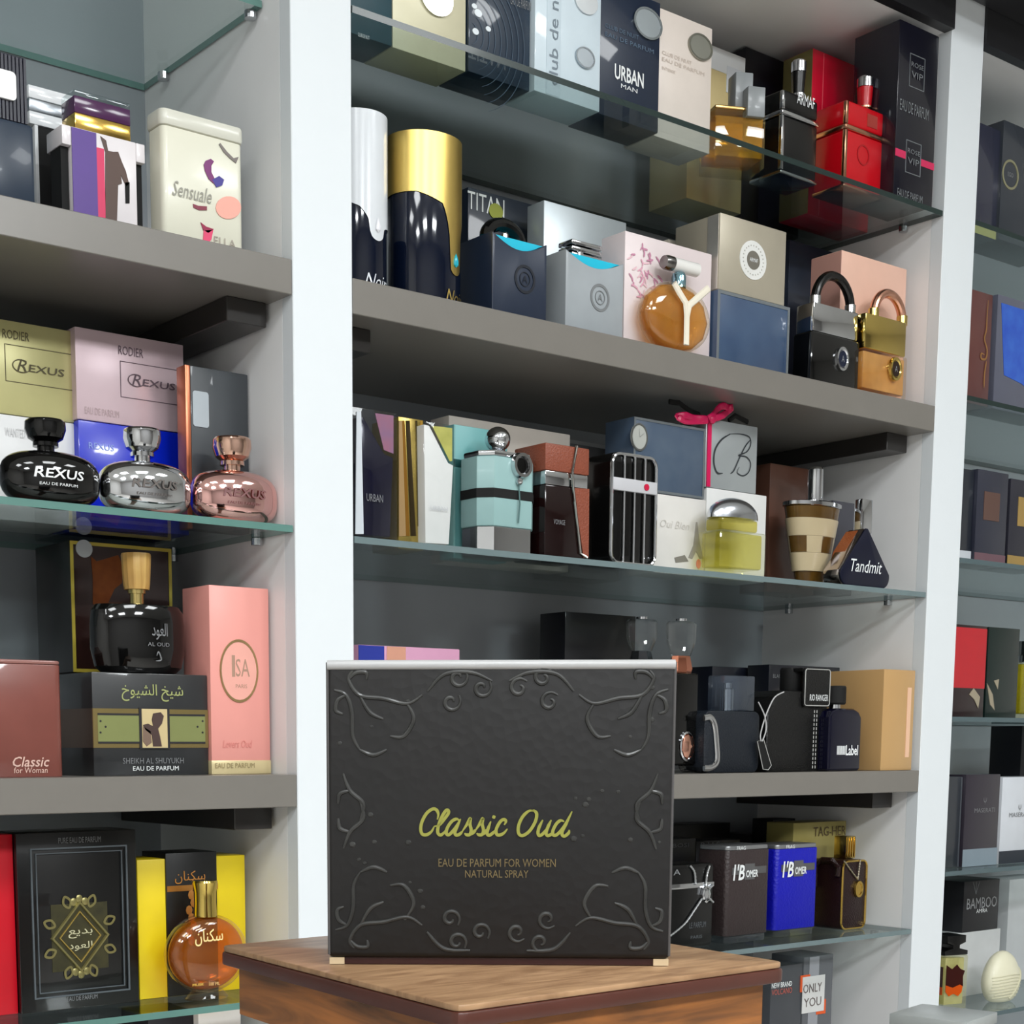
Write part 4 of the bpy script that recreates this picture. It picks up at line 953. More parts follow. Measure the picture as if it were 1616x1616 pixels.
g.stroke([(x, zz), (x+a*.5, zz+b*.3)], .0009, t.yf-.002, INKB, smooth=False); g.stroke([(x, zz), (x-a*.1, zz+b*.6)], .0009, t.yf-.002, INKB, smooth=False)
wq = T('perfume_box', 'blank white carton behind the yellow domed bottle', 'perfume box', z, .055, 1114, 1208, 776, .05); wq.carton(mat((220, 220, 218), 'card'))
t = T('perfume_box', 'silver carton with a script capital letter and a pink ribbon bow', 'perfume box', wq.top+.0005, .055, 1114, 1195, 667, .05); t.carton(mat((172, 178, 180), 'foil', metal=.5, rough=.3))
g = t.part('lettering', 'black script letter'); ik = mat((40, 44, 48), 'mark')
g.stroke(t.P([(1184, 694), (1176, 704), (1166, 724), (1158, 742), (1152, 748)]), .002, t.yf-.0006, ik)
g.stroke(t.P([(1150, 685), (1168, 685), (1182, 690), (1184, 702), (1178, 713), (1165, 719), (1177, 721), (1184, 731), (1181, 745), (1172, 751), (1163, 746), (1166, 737)]), .0017, t.yf-.0007, ik)
g.stroke(t.P([(1152, 685), (1138, 694), (1128, 710), (1126, 730), (1131, 746), (1140, 747)]), .0026, t.yf-.0008, ik)
RB = mat((206, 28, 88), 'card', rough=.35); g = t.part('ribbon', 'bright pink ribbon')
x = t.p(1118, 720)[0]; g.box(x-.0035, x+.0035, t.yf-.0015, t.yf-.0003, .0003, t.h+.001, RB)
b = t.part('bow', 'bright pink bow')
def loop(pts, wd): 
    q = [t.p(*v, t.yf-.003) for v in pts]; b.tube([(a, t.yf-.004-.002*math.sin(i), min(c, .4425-t.z)) for i, (a, c) in enumerate([(v.x, v.y) for v in crom([(a, c, 0) for a, c in q], 4)])], wd, RB, 8, flat=.35)
loop([(1115, 662), (1098, 660), (1080, 656), (1068, 658), (1080, 664), (1114, 664)], .0042); loop([(1117, 661), (1130, 650), (1142, 636), (1152, 636), (1152, 646), (1138, 656), (1118, 663)], .0045)
b.ball((x, t.yf-.005, t.p(1116, 662)[1]), .006, RB, (1, .6, 1), 14)
k_ = t.part('black_bow', 'small black bow')
for q in ([(1104, 655), (1088, 648), (1072, 636), (1056, 634)], [(1150, 664), (1160, 656), (1172, 662), (1180, 666)]):
    k_.tube([(a, t.yf+.004, min(c, .4432-t.z)) for a, c in t.P(q, t.yf+.004)], .0034, BLKM, 8, flat=.5)

t = T('perfume_bottle', 'square bottle of yellow perfume with a silver dome cap', 'perfume bottle', z, .004, 1138, 1211, 838, .04)
hw = t.w/2; t.part('bottle').box(-hw, hw, -t.d/2, t.d/2, 0, t.h, mat((250, 250, 240), 'glass'), .004, 3)
t.part('perfume', 'yellow perfume', of='bottle').box(-hw+.004, hw-.004, -t.d/2+.004, t.d/2-.004, .008, t.h-.002, mat((246, 242, 190), 'liquid', glow=(222, 212, 100), haze=.12), .003)
zn = t.p(1160, 816)[1]; t.part('collar', 'olive glass collar').box(-hw*.8, hw*.75, t.yf+.006, -t.yf-.006, t.h+.0003, zn, mat((244, 238, 180), 'liquid', haze=.2, glow=(206, 196, 80)), .003)
zt = t.p(1160, 781)[1]; H = zt-zn; t.part('cap', 'silver dome cap').lathe([(hw*.98, zn+.0003)]+[(hw*.98*math.cos(R(a)), zn+H*(.12+.88*math.sin(R(a)))) for a in range(0, 90, 9)]+[(0, zt)], mat((206, 210, 216), 'metal', rough=.22), 36, sy=t.d/t.w)
t = T('perfume_box', 'brown wrapped carton behind the banded cone bottle', 'perfume box', z, .13, 1212, 1290, 737, .05); t.carton(mat((94, 66, 56), 'film', rough=.3))

t = T('perfume_bottle', 'cone-shaped bottle wrapped in beige and dark bands with a tall silver cap', 'perfume bottle', z, .045, 1235, 1324, 794, .055, rnd=True)
hw = t.w/2; base = t.rect(1252, 794, 1296, 910)[1]*.9; ys = [(0, .56), (.10, .6), (.18, .66), (.2, .68), (.37, .74), (.62, .86), (.8, .93), (.9, .97), (.96, 1.0)]
be = mat((186, 170, 138), 'card', rough=.3); dk = mat((58, 42, 28), 'gloss', rough=.12, to=(110, 84, 44))
def seg_(a, b, m, n, lb, k=1.0):
    f_ = lambda u: hw*(.54+.46*u)*k
    t.part(n, lb).lathe([(f_(a), a*t.h*.96), (f_(b), b*t.h*.96)], m, 40, sy=t.d/t.w)
seg_(0, .2, dk, 'base', 'dark amber base', .9); seg_(.2025, .42, be, 'beige_band', 'beige band', 1); seg_(.4225, .62, be, 'beige_band', 'beige band with dark windows', .995); seg_(.6225, .83, be, 'beige_band', 'beige band', 1); seg_(.8325, .97, dk, 'dark_band', 'dark band', .97)
rf_ = lambda zz: hw*(.54+.46*zz/(t.h*.96))
for a0, a1 in ((-190, -134), (-95, -55)): t.part('window', 'dark glass window').patch(rf_, t.h*.425*.96, t.h*.617*.96, a0, a1, t.d/t.w, dk)
t.part('rim', 'silver rim').lathe([(hw*.95, t.h*.935), (hw*1.02, t.h*.945), (hw*1.02, t.h*.985), (hw*.9, t.h), (0, t.h)], CH, 40, sy=t.d/t.w)
a = t.rect(1274, 738, 1299, 793, 0); rc = (a[1]-a[0])/2; t.part('cap', 'tall silver cap').lathe([(rc*.9, t.h+.0003), (rc, t.h+.003), (rc*.98, a[3]-.003), (rc*.85, a[3]), (0, a[3])], CH, 28, ((a[0]+a[1])/2, 0, 0))
t = T('perfume_box', 'small dark grey carton behind the teardrop bottle', 'perfume box', z, .1, 1312, 1346, 792, .03); t.carton(mat((62, 62, 70), 'film'))
t = T('perfume_bottle', 'dark teardrop-shaped bottle with chrome sides and white script lettering', 'perfume bottle', z, .012, 1328, 1406, 834, .03)
hw = t.w/2
tri = [(0, t.h), (-.003, t.h-.001)]+[(-hw+.0085*(1-math.cos(R(a)))*1, .014+.0*a) for a in ()]
def tear(k, dz=0):
    o = [(.0025*k, t.h-dz), (-.0025*k, t.h-dz)]
    for a in range(160, 271, 15): o.append(((-hw+.016)*1+(-.016*k if 0 else 0)+.016*k*math.cos(R(a)), .016+.016*k*math.sin(R(a))))
    for a in range(270, 381, 15): o.append(((hw-.016)+.016*k*math.cos(R(a)), .016+.016*k*math.sin(R(a))))
    return o
t.part('body', 'chrome body').prism(tear(1), t.yf+.003, -t.yf, mat((190, 180, 176), 'chrome', rough=.12), .0015)
t.part('front_panel', 'navy front panel').prism(tear(.97), t.yf, t.yf+.0028, mat((30, 34, 48), 'gloss', rough=.3), .001)
t.part('side_strip', 'orange brown side').prism([(-.012, t.h*.86), (-.004, t.h*.98), (-.03, t.h*.62), (-.034, t.h*.5)], t.yf+.012, -t.yf+.002, mat((150, 84, 50), 'leather'))
a = t.rect(1350, 791, 1373, 832, 0.008); t.part('cap', 'chrome cap').box(a[0]+.004, a[1]-.004, 0, .013, t.h+.0005-.004, a[3]+.002, CH, .002)
t.txt('Tandmit', 1343, 884, 1392, 904, INKW, shear=.3); 

# ================================================================== MIDDLE BAY, eye-level shelf
z = Z['M4']+.0003
t = T('perfume_box', 'blue, orange and pink carton mostly hidden behind the big embossed dark box', 'perfume box', z, .06, 566, 725, 1021, .06); t.carton(mat((204, 150, 178), 'card'))
p = t.part('colour_print', 'blue and orange panels'); a = t.rect(560, 1020, 606, 1040)
p.box(-t.w/2, a[1], t.yf-.0006, t.yf, .001, t.h-.0005, mat((48, 60, 150), 'card'))
b = t.rect(606, 1020, 640, 1040); p.prism([(a[1], .001), (b[1], .001), (b[1], t.h-.0005), (a[1]+.004, t.h-.0005)], t.yf-.0006, t.yf, mat((206, 150, 128), 'card'))
t = T('perfume_box', 'black carton in the back, left of the two faceted cut-glass caps', 'perfume box', z, .19, 890, 1000, 969, .05); t.carton(mat((28, 32, 36), 'film'))
def faceted(label, pl, pr, cl, cr, pt, pc, Y, body, gemm, capm, X=None):
    t = T('perfume_bottle', label, 'perfume bottle', z, Y, pl, pr, pt, .04)
    hw = t.w/2; t.part('foot', 'clear glass foot').box(-hw-.001, hw+.001, t.yf-.001, -t.yf+.001, 0, .010, mat((232, 232, 232), 'glass'), .002)
    t.part('body').box(-hw, hw, t.yf, -t.yf, .0102, t.h, body, .003, 3)
    a = t.rect(cl, pc, cr, pt, 0); rc = (a[1]-a[0])/2; H = a[3]-t.h
    t.part('collar', 'jewelled collar').lathe([(rc*.7, t.h+.0002), (rc*.8, t.h+H*.1), (rc*.62, t.h+H*.34), (.004, t.h+H*.34)], gemm, 8, ((a[0]+a[1])/2, 0, 0), sy=.6, smooth=False)
    t.part('cap', 'faceted clear cap').lathe([(rc*.66, t.h+H*.35), (rc*.95, t.h+H*.6), (rc, t.h+H*.95), (rc*.86, a[3]), (0, a[3])], mat((250, 250, 250), 'glass', refl=1.0), 10, ((a[0]+a[1])/2, 0, 0), sy=.6, smooth=False)
    t.part('cap_top', 'chrome cap top').lathe([(rc*.3, a[3]+.0002), (rc*.3, a[3]+.0035), (0, a[3]+.0035)], CH, 16, ((a[0]+a[1])/2, 0, 0))
    return t
t = faceted('shorter black bottle with a faceted clear cap, its body hidden by the big dark box', 985, 1040, 982, 1043, 1052, 978, .125, BLKG, mat((90, 92, 98), 'chrome'), CH)
t = faceted('tall black bottle with a faceted clear cap and a rose gold jewel near its foot', 1052, 1101, 1045, 1104, 1062, 981, .035, mat((24, 22, 24), 'gloss', rough=.08), mat((216, 140, 112), 'chrome', rough=.12), CH)
x, zz = t.p(1083, 1178)
g = t.part('jewel', 'oval rose gold jewel'); Mq = Matrix.Translation((x, t.yf, zz)) @ Matrix.Diagonal((1, 1, 1.45, 1)) @ Matrix.Rotation(R(90), 4, 'X')
g.lathe([(0, .006), (.005, .0058), (.0105, .003), (.0115, .0002), (0, .0002)], mat((226, 170, 148), 'chrome', rough=.15), 9, M=Mq, smooth=False); g.lathe([(.0116, 0), (.0116, .003), (.0132, .002), (.0132, 0)], CH, 24, M=Mq)
t = T('perfume_bottle', 'black leather bottle with a chrome arc and a clear block cap, left of the flask', 'perfume bottle', z, .02, 1112, 1199, 1122, .045)
hw = t.w/2; LE = mat((34, 38, 44), 'leather'); t.part('body').prism(rr(t.w, t.h, .010, cx=0, cy=t.h/2), t.yf, -t.yf, LE, .002)
g = t.part('arc', 'chrome arc'); q = crom([(a, b, 0) for a, b in t.P([(1110, 1212), (1122, 1211), (1131, 1200), (1130, 1170), (1127, 1144), (1120, 1132), (1110, 1133)])], 5)
g.tube([(v.x, t.yf-.001, max(v.y, .004)) for v in q], .0042, CH, 10, flat=.55)
a = t.rect(1118, 1067, 1190, 1122, 0); t.part('cap', 'clear block cap').box(a[0], a[1], t.yf+.008, -t.yf-.008, t.h+.0004, a[3], mat((206, 214, 222), 'glass', haze=.14, glow=(130, 140, 155)), .002)
t.part('sprayer', 'chrome sprayer', of='cap').lathe([(.009, t.h+.001), (.009, t.h+(a[3]-t.h)*.62), (.006, t.h+(a[3]-t.h)*.66), (.006, t.h+(a[3]-t.h)*.8), (0, t.h+(a[3]-t.h)*.8)], CH, 20, (hw*.25, 0, 0))
plain('perfume_box', 'black carton in the back behind the clear block cap', 'perfume box', mat((30, 34, 42), 'film'), z, .18, 1122, 1206, 1053, .05)
t = plain('perfume_box', 'black wrapped carton in the back behind the black flask', 'perfume box', mat((34, 36, 42), 'film'), z, .135, 1211, 1322, 1051, .04); t.txt('BLACK', 1220, 1064, 1236, 1070, INKG)
t = T('perfume_bottle', 'black leather flask with a white-stitched flap strap and hanging paper tag', 'perfume bottle', z, .03, 1211, 1305, 1090, .055)
hw = t.w/2; LB = mat((22, 22, 24), 'leather', rough=.42)
t.part('body').prism([(-hw+.004, 0), (hw, 0), (hw, t.h*.9), (hw-.004, t.h), (-hw*.45, t.h), (-hw*.8, t.h*.92), (-hw, t.h*.74), (-hw, .004)], t.yf, -t.yf, LB, .003, seg=3)
a = t.rect(1231, 1054, 1267, 1092, 0); rc = (a[1]-a[0])/2; g = t.part('cap'); g.lathe([(rc*.95, t.h+.0004), (rc, t.h+.004), (rc, a[3]-.003), (rc*.9, a[3]), (0, a[3])], BLKM, 24, ((a[0]+a[1])/2, 0, 0))
q = t.rect(1269, 1054, 1311, 1116, t.yf-.004); f = t.part('flap', 'stitched flap strap'); cx_, cz_ = (q[0]+q[1])/2, (q[2]+q[3])/2
f.prism(rr(q[1]-q[0], q[3]-q[2], .005, cx=cx_, cy=cz_), t.yf-.004, t.yf-.0004, LB, .001)
f.box(q[0]+.001, q[1]-.001, t.yf-.0004, .01, q[3]-.005, q[3]-.0005, LB, .001)
wt = mat((190, 190, 186), 'mark'); s_ = t.part('stitching', 'white stitching')
pp = rr(q[1]-q[0]-.004, q[3]-q[2]-.004, .004, cx=cx_, cy=cz_); s_.tube([(a_, t.yf-.0042, b_) for a_, b_ in pp], .0006, wt, 5, True)
for px in (1285, 1289):
    c0 = t.p(px, 1120)[0]
    for k in range(14):
        z0 = .004+k*(q[2]-.006)/14; s_.box(c0-.0005, c0+.0005, t.yf-.0007, t.yf, z0, z0+(q[2]-.006)/14*.65, wt)
t.txt('RIO RANGER', 1278, 1096, 1307, 1106, INKW, y=t.yf-.0046)
g = t.part('cord', 'thin white cord'); cw = mat((190, 190, 190), 'card')
y = t.yf-.016
c1 = t.P([(1236, 1092), (1222, 1100), (1212, 1118), (1204, 1140), (1199, 1160), (1200, 1170)], y); g.tube([(v.x, y-.001, v.y) for v in crom([(a_, b_, 0) for a_, b_ in c1], 4)], .0009, cw, 6)
c1 = t.P([(1200, 1170), (1206, 1152), (1204, 1130), (1194, 1108)], y); g.tube([(v.x, y-.003, v.y) for v in crom([(a_, b_, 0) for a_, b_ in c1], 4)], .0009, cw, 6)
g = t.part('tag', 'black hanging tag'); q = t.P([(1195, 1170), (1205, 1167), (1217, 1208), (1212, 1215), (1204, 1214)], y-.001); q = [(a_, max(b_, .0005)) for a_, b_ in q]; g.prism(q, y-.001, y+.0002, BLKM); g.tube([(a_, y-.0012, b_) for a_, b_ in q], .0005, wt, 5, True)
t = T('perfume_bottle', 'dark navy rounded bottle with a white word and black cap before the kraft carton', 'perfume bottle', z, .012, 1309, 1360, 1118, .04)
hw = t.w/2; nv = mat((20, 20, 44), 'gloss', rough=.08, coat=.3)
t.part('body').prism([(-hw, .003), (-hw+.003, 0), (hw-.003, 0), (hw, .003), (hw, t.h-.012), (hw*.82, t.h-.004), (hw*.5, t.h), (-hw*.5, t.h), (-hw*.82, t.h-.004), (-hw, t.h-.012)], t.yf, -t.yf, nv, .004, seg=3)
a = t.rect(1313, 1083, 1347, 1118, 0); rc = (a[1]-a[0])/2; t.part('neck', 'chrome neck').lathe([(rc*.55, t.h), (rc*.55, t.h+.0055)], CH, 20); t.part('cap').lathe([(rc*.9, t.h+.0056), (rc, t.h+.008), (rc, a[3]-.002), (rc*.9, a[3]), (0, a[3])], BLKM, 24)
g = t.txt('Label', 1335, 1176, 1354, 1192, INKW, bold=.02)
for k in range(8): x, _ = t.p(1321+1.7*k, 1184); q = t.rect(1320, 1177, 1334, 1191); g.box(x-.0005, x+.0004*(1+k % 2), t.yf-.0008, t.yf, q[2], q[3], INKW)
t = T('perfume_box', 'plain brown kraft carton with a small white sticker at the right end of the shelf', 'perfume box', z, .006, 1392, 1441, 1057, .12); t.carton(mat((188, 148, 98), 'card', coat=.4, to=(204, 166, 114), nscale=6))
g = t.part('sticker', 'small white sticker'); g.box(-t.w/2-.0008, -t.w/2, t.yf+.045, t.yf+.058, .012, .038, mat((215, 215, 212), 'card'))
g = t.part('side_print', 'pale strip'); a = t.rect(1430, 1085, 1436, 1195); g.box(a[0], a[1], t.yf-.0006, t.yf, a[2], a[3], mat((222, 180, 150), 'mark'))

# ================================================================== MIDDLE BAY, lower glass shelf
z = Z['M5']+.0003
t = T('perfume_bottle', 'black bottle with a chrome clasp, silver band and rope strap beside the big dark box', 'perfume bottle', z, .05, 1050, 1125, 1364, .05)
hw = t.w/2; bd = mat((24, 27, 29), 'gloss', rough=.3); t.part('body').prism(rr(t.w, t.h, .006, cx=0, cy=t.h/2), t.yf, -t.yf, bd, .002)
q = t.rect(1050, 1394, 1125, 1402); t.part('band', 'silver band').box(-hw-.0008, hw+.0008, t.yf-.001, -t.yf, q[2], q[3], CH, .0006)
x, zz = t.p(1112, 1411); Mq = Matrix.Translation((x, t.yf, zz)) @ Matrix.Diagonal((1, 1, 1.4, 1)) @ Matrix.Rotation(R(90), 4, 'X')
t.part('clasp', 'chrome clasp').lathe([(0, .004), (.004, .004), (.005, .0025), (.0065, .005), (.0085, .004), (.009, .0005), (0, .0005)], CH, 8, M=Mq, smooth=False)
g = t.part('rope', 'silver rope strap'); rp = mat((196, 198, 200), 'metal', rough=.3)
for q in ([(1087, 1366), (1094, 1376), (1096, 1396)], [(1118, 1366), (1114, 1380), (1112, 1398)], [(1106, 1418), (1094, 1436), (1080, 1456), (1062, 1472), (1050, 1480)], [(1118, 1402), (1124, 1396)], [(1118, 1418), (1124, 1424)]):
    v_ = crom([(a, b, 0) for a, b in t.P(q)], 8); g.tube([(v.x, t.yf-.002, v.y) for v in v_], [.0013+.0005*(i % 2) for i in range(len(v_))], rp, 8)
ik = mat((84, 88, 92), 'mark'); g = t.txt('LE PARFUM', 1088, 1455, 1114, 1464, ik); t.txt('PARIS', 1090, 1476, 1108, 1481, ik, g=g); t.txt('A', 1063, 1372, 1074, 1381, INKG, g=g)
t = plain('perfume_box', 'black carton behind the strapped bottle, left of two with spaced letters', 'perfume box', mat((24, 26, 28), 'card'), z, .16, 1030, 1096, 1324, .05); t.txt('BOSI', 1062, 1331, 1087, 1337, INKG)
t = plain('perfume_box', 'black carton with spaced letters behind the dark brown bottle', 'perfume box', mat((26, 27, 30), 'card'), z, .16, 1097, 1166, 1326, .05); t.txt('B U S', 1106, 1329, 1136, 1336, INKG)
plain('perfume_box', 'dark carton furthest back, its top showing above the two lettered black cartons', 'perfume box', mat((22, 22, 24), 'card'), z, .235, 1058, 1150, 1300, .05)
plain('perfume_box', 'dark grey carton in the back between the brown and the blue bottles', 'perfume box', mat((58, 58, 60), 'card'), z, .235, 1182, 1240, 1315, .05)
def rugged(label, pl, pr, pt, Y, rgb, tl):
    t = T('perfume_bottle', label, 'perfume bottle', z, Y, pl, pr, pt, .055)
    hw = t.w/2; m = mat(rgb, 'leather', rough=.45, lscale=300)
    t.part('foot', 'clear glass foot').prism(rr(t.w*.94, t.d*.94, .006), 0, .010, mat((214, 222, 226), 'glass', haze=.1, glow=(120, 125, 130)), .001, 'z')
    t.part('body').prism(rr(t.w, t.d, .007), .0102, t.h-.006, m, .001, 'z')
    sv = mat((150, 152, 154), 'foil', rough=.35); t.part('top', 'silver top').prism(rr(t.w*.97, t.d*.97, .007), t.h-.0058, t.h, sv, .001, 'z')
    q = t.rect(pl, tl, pr, tl+25); y = t.yf-.0006; b = t.part('band', 'silver band'); b.box(-hw*.78, hw*.8, y-.0002, t.yf, q[2]+(q[3]-q[2])*.35, q[2]+(q[3]-q[2])*.8, mat((112, 112, 114), 'foil')); b.box(-hw*.2, hw*.25, y-.0004, t.yf, q[2], q[3]*1.0, mat((120, 120, 122), 'foil'))
    g = t.part('lettering'); g.text('1', -hw*.74, -hw*.62, q[2], q[3], y-.0006, INKW, shear=.15, bold=.02); g.text("'B", -hw*.55, -hw*.22, q[2]+(q[3]-q[2])*.0, q[3], y-.0007, INKW, shear=.2, bold=.02); g.text('OMER', -hw*.15, hw*.4, q[2]+.003, q[2]+(q[3]-q[2])*.6, y-.0008, INKW, bold=.02)
    g.text('FRAG', -hw*.6, -hw*.2, t.h-.0055, t.h-.0005, y-.0006, INKW)
rugged('dark brown textured bottle with a silver lettered band on the lower glass shelf', 1146, 1214, 1334, .045, (60, 52, 52), 1363)
rugged('bright blue textured bottle with a silver lettered band on the lower glass shelf', 1224, 1290, 1332, .05, (24, 34, 170), 1358)
t = T('perfume_box', 'gold carton with brown capital letters behind the gold-trimmed tag bottle', 'perfume box', z, .12, 1249, 1332, 1297, .05); t.carton(mat((190, 176, 108), 'foil', metal=.35, rough=.35, to=(160, 150, 86), nscale=22))
t.txt('TAG-HER', 1284, 1304, 1335, 1319, mat((90, 74, 44), 'mark'), bold=.01)
plain('perfume_box', 'black carton beside the gold carton, above the blue bottle', 'perfume box', mat((22, 22, 24), 'card'), z, .175, 1217, 1252, 1292, .04)
t = T('perfume_bottle', 'dark brown gold-trimmed bottle with a hanging chain medal beside the right upright', 'perfume bottle', z, .05, 1329, 1367, 1357, .055)
hw = t.w/2; dk = mat((44, 30, 28), 'leather', rough=.4); t.part('body').prism(rr(t.w-.002, t.h, .010, cx=0, cy=t.h/2), t.yf, -t.yf, dk, .0015)
g = t.part('gold_edge', 'gold edge trim'); g.tube([(a, t.yf, b) for a, b in rr(t.w-.001, t.h-.003, .010, cx=0, cy=t.h/2)], .0016, GOLD, 8, True); g = t.part('gold_edge', 'gold edge trim'); g.tube([(a, -t.yf, b) for a, b in rr(t.w-.001, t.h-.003, .010, cx=0, cy=t.h/2)], .0016, GOLD, 8, True)
a = t.rect(1320, 1319, 1346, 1357, 0); cx_ = max((a[0]+a[1])/2, -hw+.014); g = t.part('cap', 'ridged gold cap'); g.box(cx_-.011, cx_+.011, -.011, .011, t.h+.0004, a[3], mat((196, 168, 96), 'metal', rough=.2), .0012)
for k in range(4): g.box(cx_-.010+k*.0055, cx_-.0075+k*.0055, -.0125, -.0108, t.h+.003, a[3]-.002, GOLD, .0004)
x, zz = t.p(1353, 1403); g = t.part('medal', 'round gold medal'); Mq = Matrix.Translation((x, t.yf, zz)) @ Matrix.Diagonal((1, 1, 1.3, 1)) @ Matrix.Rotation(R(90), 4, 'X'); g.lathe([(0, .003), (.006, .003), (.0065, .0042), (.0092, .004), (.0095, .0006), (0, .0006)], GOLD, 24, M=Mq)
g = t.part('chain', 'thin chain')
for q in ([(1330, 1358), (1340, 1372), (1352, 1388)], [(1356, 1356), (1354, 1372), (1352, 1388)]):
    v_ = crom([(a, b, 0) for a, b in t.P(q)], 9); g.tube([(v.x, t.yf-.002, v.y) for v in v_], [.0009+.0005*(i % 2) for i in range(len(v_))], mat((190, 180, 160), 'metal'), 6)
g = t.part('side_strap', 'dark folded strap'); g.tube([(-hw-.002, yy, zz) for yy, zz in ((-.02, t.h*.78), (-.022, t.h*.9), (-.01, t.h*1.0), (.008, t.h*1.0), (.02, t.h*.9), (.02, t.h*.6))], .004, dk, 8)
z = Z['M6']+.0003
t = T('perfume_box', 'dark grey carton with white and red words beside the wooden stand, on the lowest shelf', 'perfume box', z, .075, 1212, 1261, 1523, .06); t.carton(mat((74, 76, 80), 'card'))
g = t.txt('NEW BRAND', 1218, 1550, 1250, 1558, INKW, bold=.02); t.txt('VOLCANO', 1218, 1560, 1250, 1569, mat((190, 96, 84), 'mark'), g=g)
t = T('perfume_box', 'grey carton with an orange cornered white label, right of the volcano carton', 'perfume box', z, .075, 1263, 1309, 1508, .06); t.carton(mat((98, 100, 104), 'card'))
p = t.part('stripe', 'pale centre stripe'); a = t.rect(1276, 1510, 1291, 1616); p.box(a[0], a[1], t.yf-.0005, t.yf, .001, t.h-.001, mat((150, 152, 158), 'card'))
a = t.rect(1262, 1537, 1303, 1602); p = t.part('corner_mark', 'orange corner'); og = mat((222, 92, 44), 'card'); w_, h_ = a[1]-a[0], a[3]-a[2]
p.box(a[0], a[0]+w_*.36, t.yf-.0009, t.yf, a[3]-h_*.4, a[3], og); p = t.part('corner_mark', 'orange corner'); p.box(a[1]-w_*.36, a[1], t.yf-.0009, t.yf, a[2], a[2]+h_*.35, og)
a = t.rect(1265, 1540, 1300, 1597); p = t.part('label', 'white label'); p.box(a[0], a[1], t.yf-.0013, t.yf-.0009, a[2], a[3], mat((212, 212, 210), 'card'))
ik = mat((100, 90, 88), 'mark'); y = t.yf-.0018; g = t.txt('ONLY', 1268, 1552, 1297, 1566, ik, y=y); t.txt('YOU', 1269, 1574, 1296, 1588, ik, y=y, g=g)

# ================================================================== RIGHT BAY
X0 = XR+.012
z = Z['R1']+.0003
t = T('perfume_box', 'dark grey carton with a yellow foot strip behind the last upright, top right', 'perfume box', z, .035, 0, 1576, 195, .05, X=(X0, None)); t.carton(mat((56, 58, 72), 'film', rough=.25))
t.part('foot_strip', 'yellow foot strip').box(-t.w/2-.0003, t.w/2+.0003, t.yf-.0006, t.yf, .0002, .017, mat((190, 186, 110), 'card'))
x1 = sx(1578, .035, z)+.002
t = T('perfume_box', 'dark grey wrapped carton with an oval ring emblem at the top right edge', 'perfume box', z, .03, 1579, 1668, 208, .06); t.carton(mat((60, 64, 70), 'film', rough=.25, bump=.25))
x, zz = t.p(1594, 276); g = t.part('emblem', 'pale oval ring'); g.ring(x, zz, .84, 1, t.yf-.001, t.yf, mat((176, 174, 140), 'foil'), abs(t.p(1607, 276)[0]-x), abs(t.p(1594, 252)[1]-zz)); g.text('EGO', x-.007, x+.007, zz-.003, zz+.003, t.yf-.0008, INKG)
z = Z['R2']+.0003
t = T('perfume_box', 'brown red wrapped carton with gold edge ornaments, left of the bright blue one', 'perfume box', z, .03, 0, 1562, 458, .05, X=(X0, None)); t.carton(mat((112, 72, 66), 'film', rough=.3, to=(86, 40, 44), nscale=14))
p = t.part('ornament', 'gold edge ornament'); gm = mat((190, 140, 84), 'foil')
p.stroke(t.P([(1559, 474), (1557, 500), (1556, 520), (1553, 535), (1557, 552), (1555, 566), (1548, 566), (1548, 558), (1553, 560)]), .003, t.yf-.0008, gm); p.stroke(t.P([(1556, 570), (1553, 590), (1552, 612)]), .003, t.yf-.0008, gm)
t = T('perfume_box', 'bright blue and grey wrapped carton at the right edge', 'perfume box', z, .03, 1570, 1660, 478, .05); t.carton(mat((96, 98, 112), 'film', rough=.3))
q = t.P([(1580, 478), (1650, 500), (1650, 640), (1612, 606), (1584, 592)]); t.part('print', 'bright blue print').prism([(min(a, t.w/2-.001), max(b, .001)) for a, b in q], t.yf-.0007, t.yf, mat((32, 64, 186), 'film', to=(70, 120, 210), nscale=40))
z = Z['R3']+.0003
lab = mat((96, 70, 62), 'foil', metal=.2); gol = mat((170, 140, 80), 'foil', metal=.3)
t = plain('perfume_box', 'black carton with a white foot strip half hidden behind the last upright', 'perfume box', mat((40, 44, 52), 'film', bump=.25), z, .04, 0, 1534, 738, .05, X=(X0, None)); t.part('foot_strip', 'white foot strip').box(-t.w/2-.0003, t.w/2+.0003, t.yf-.0006, t.yf, .0002, .018, mat((200, 204, 210), 'card'))
t = plain('perfume_box', 'dark wrapped carton with a brown square label, right of the white-footed one', 'perfume box', mat((52, 54, 66), 'film', bump=.25), z, .035, 1540, 1588, 744, .05); a = t.rect(1552, 777, 1577, 822); t.part('label', 'brown square label').box(*a[:2], t.yf-.0008, t.yf, *a[2:], lab); t.part('foot_strip', 'mauve foot strip').box(-t.w/2-.0003, t.w/2+.0003, t.yf-.0006, t.yf, .0002, .017, mat((112, 84, 92), 'card'))
t = plain('perfume_box', 'dark wrapped carton with a golden square label at the right edge', 'perfume box', mat((50, 50, 58), 'film', bump=.25), z, .035, 1592, 1650, 760, .05); a = t.rect(1606, 786, 1634, 832); t.part('label', 'golden square label').box(*a[:2], t.yf-.0008, t.yf, *a[2:], gol); t.part('foot_strip', 'golden foot strip').box(-t.w/2-.0003, t.w/2+.0003, t.yf-.0006, t.yf, .0002, .019, gol)
z = Z['R4']+.0003
def leaf(p, t, pts, m): p.prism(t.P(pts), t.yf-.0008, t.yf, m)
lf = mat((150, 140, 120), 'mark')
t = T('perfume_box', 'red carton fading to black with a pale feather mark', 'perfume box', z, .03, 0, 1554, 986, .05, X=(X0, None)); rb = mat((186, 34, 44), 'film', rough=.3); t.carton(mat((44, 26, 34), 'film', rough=.3))
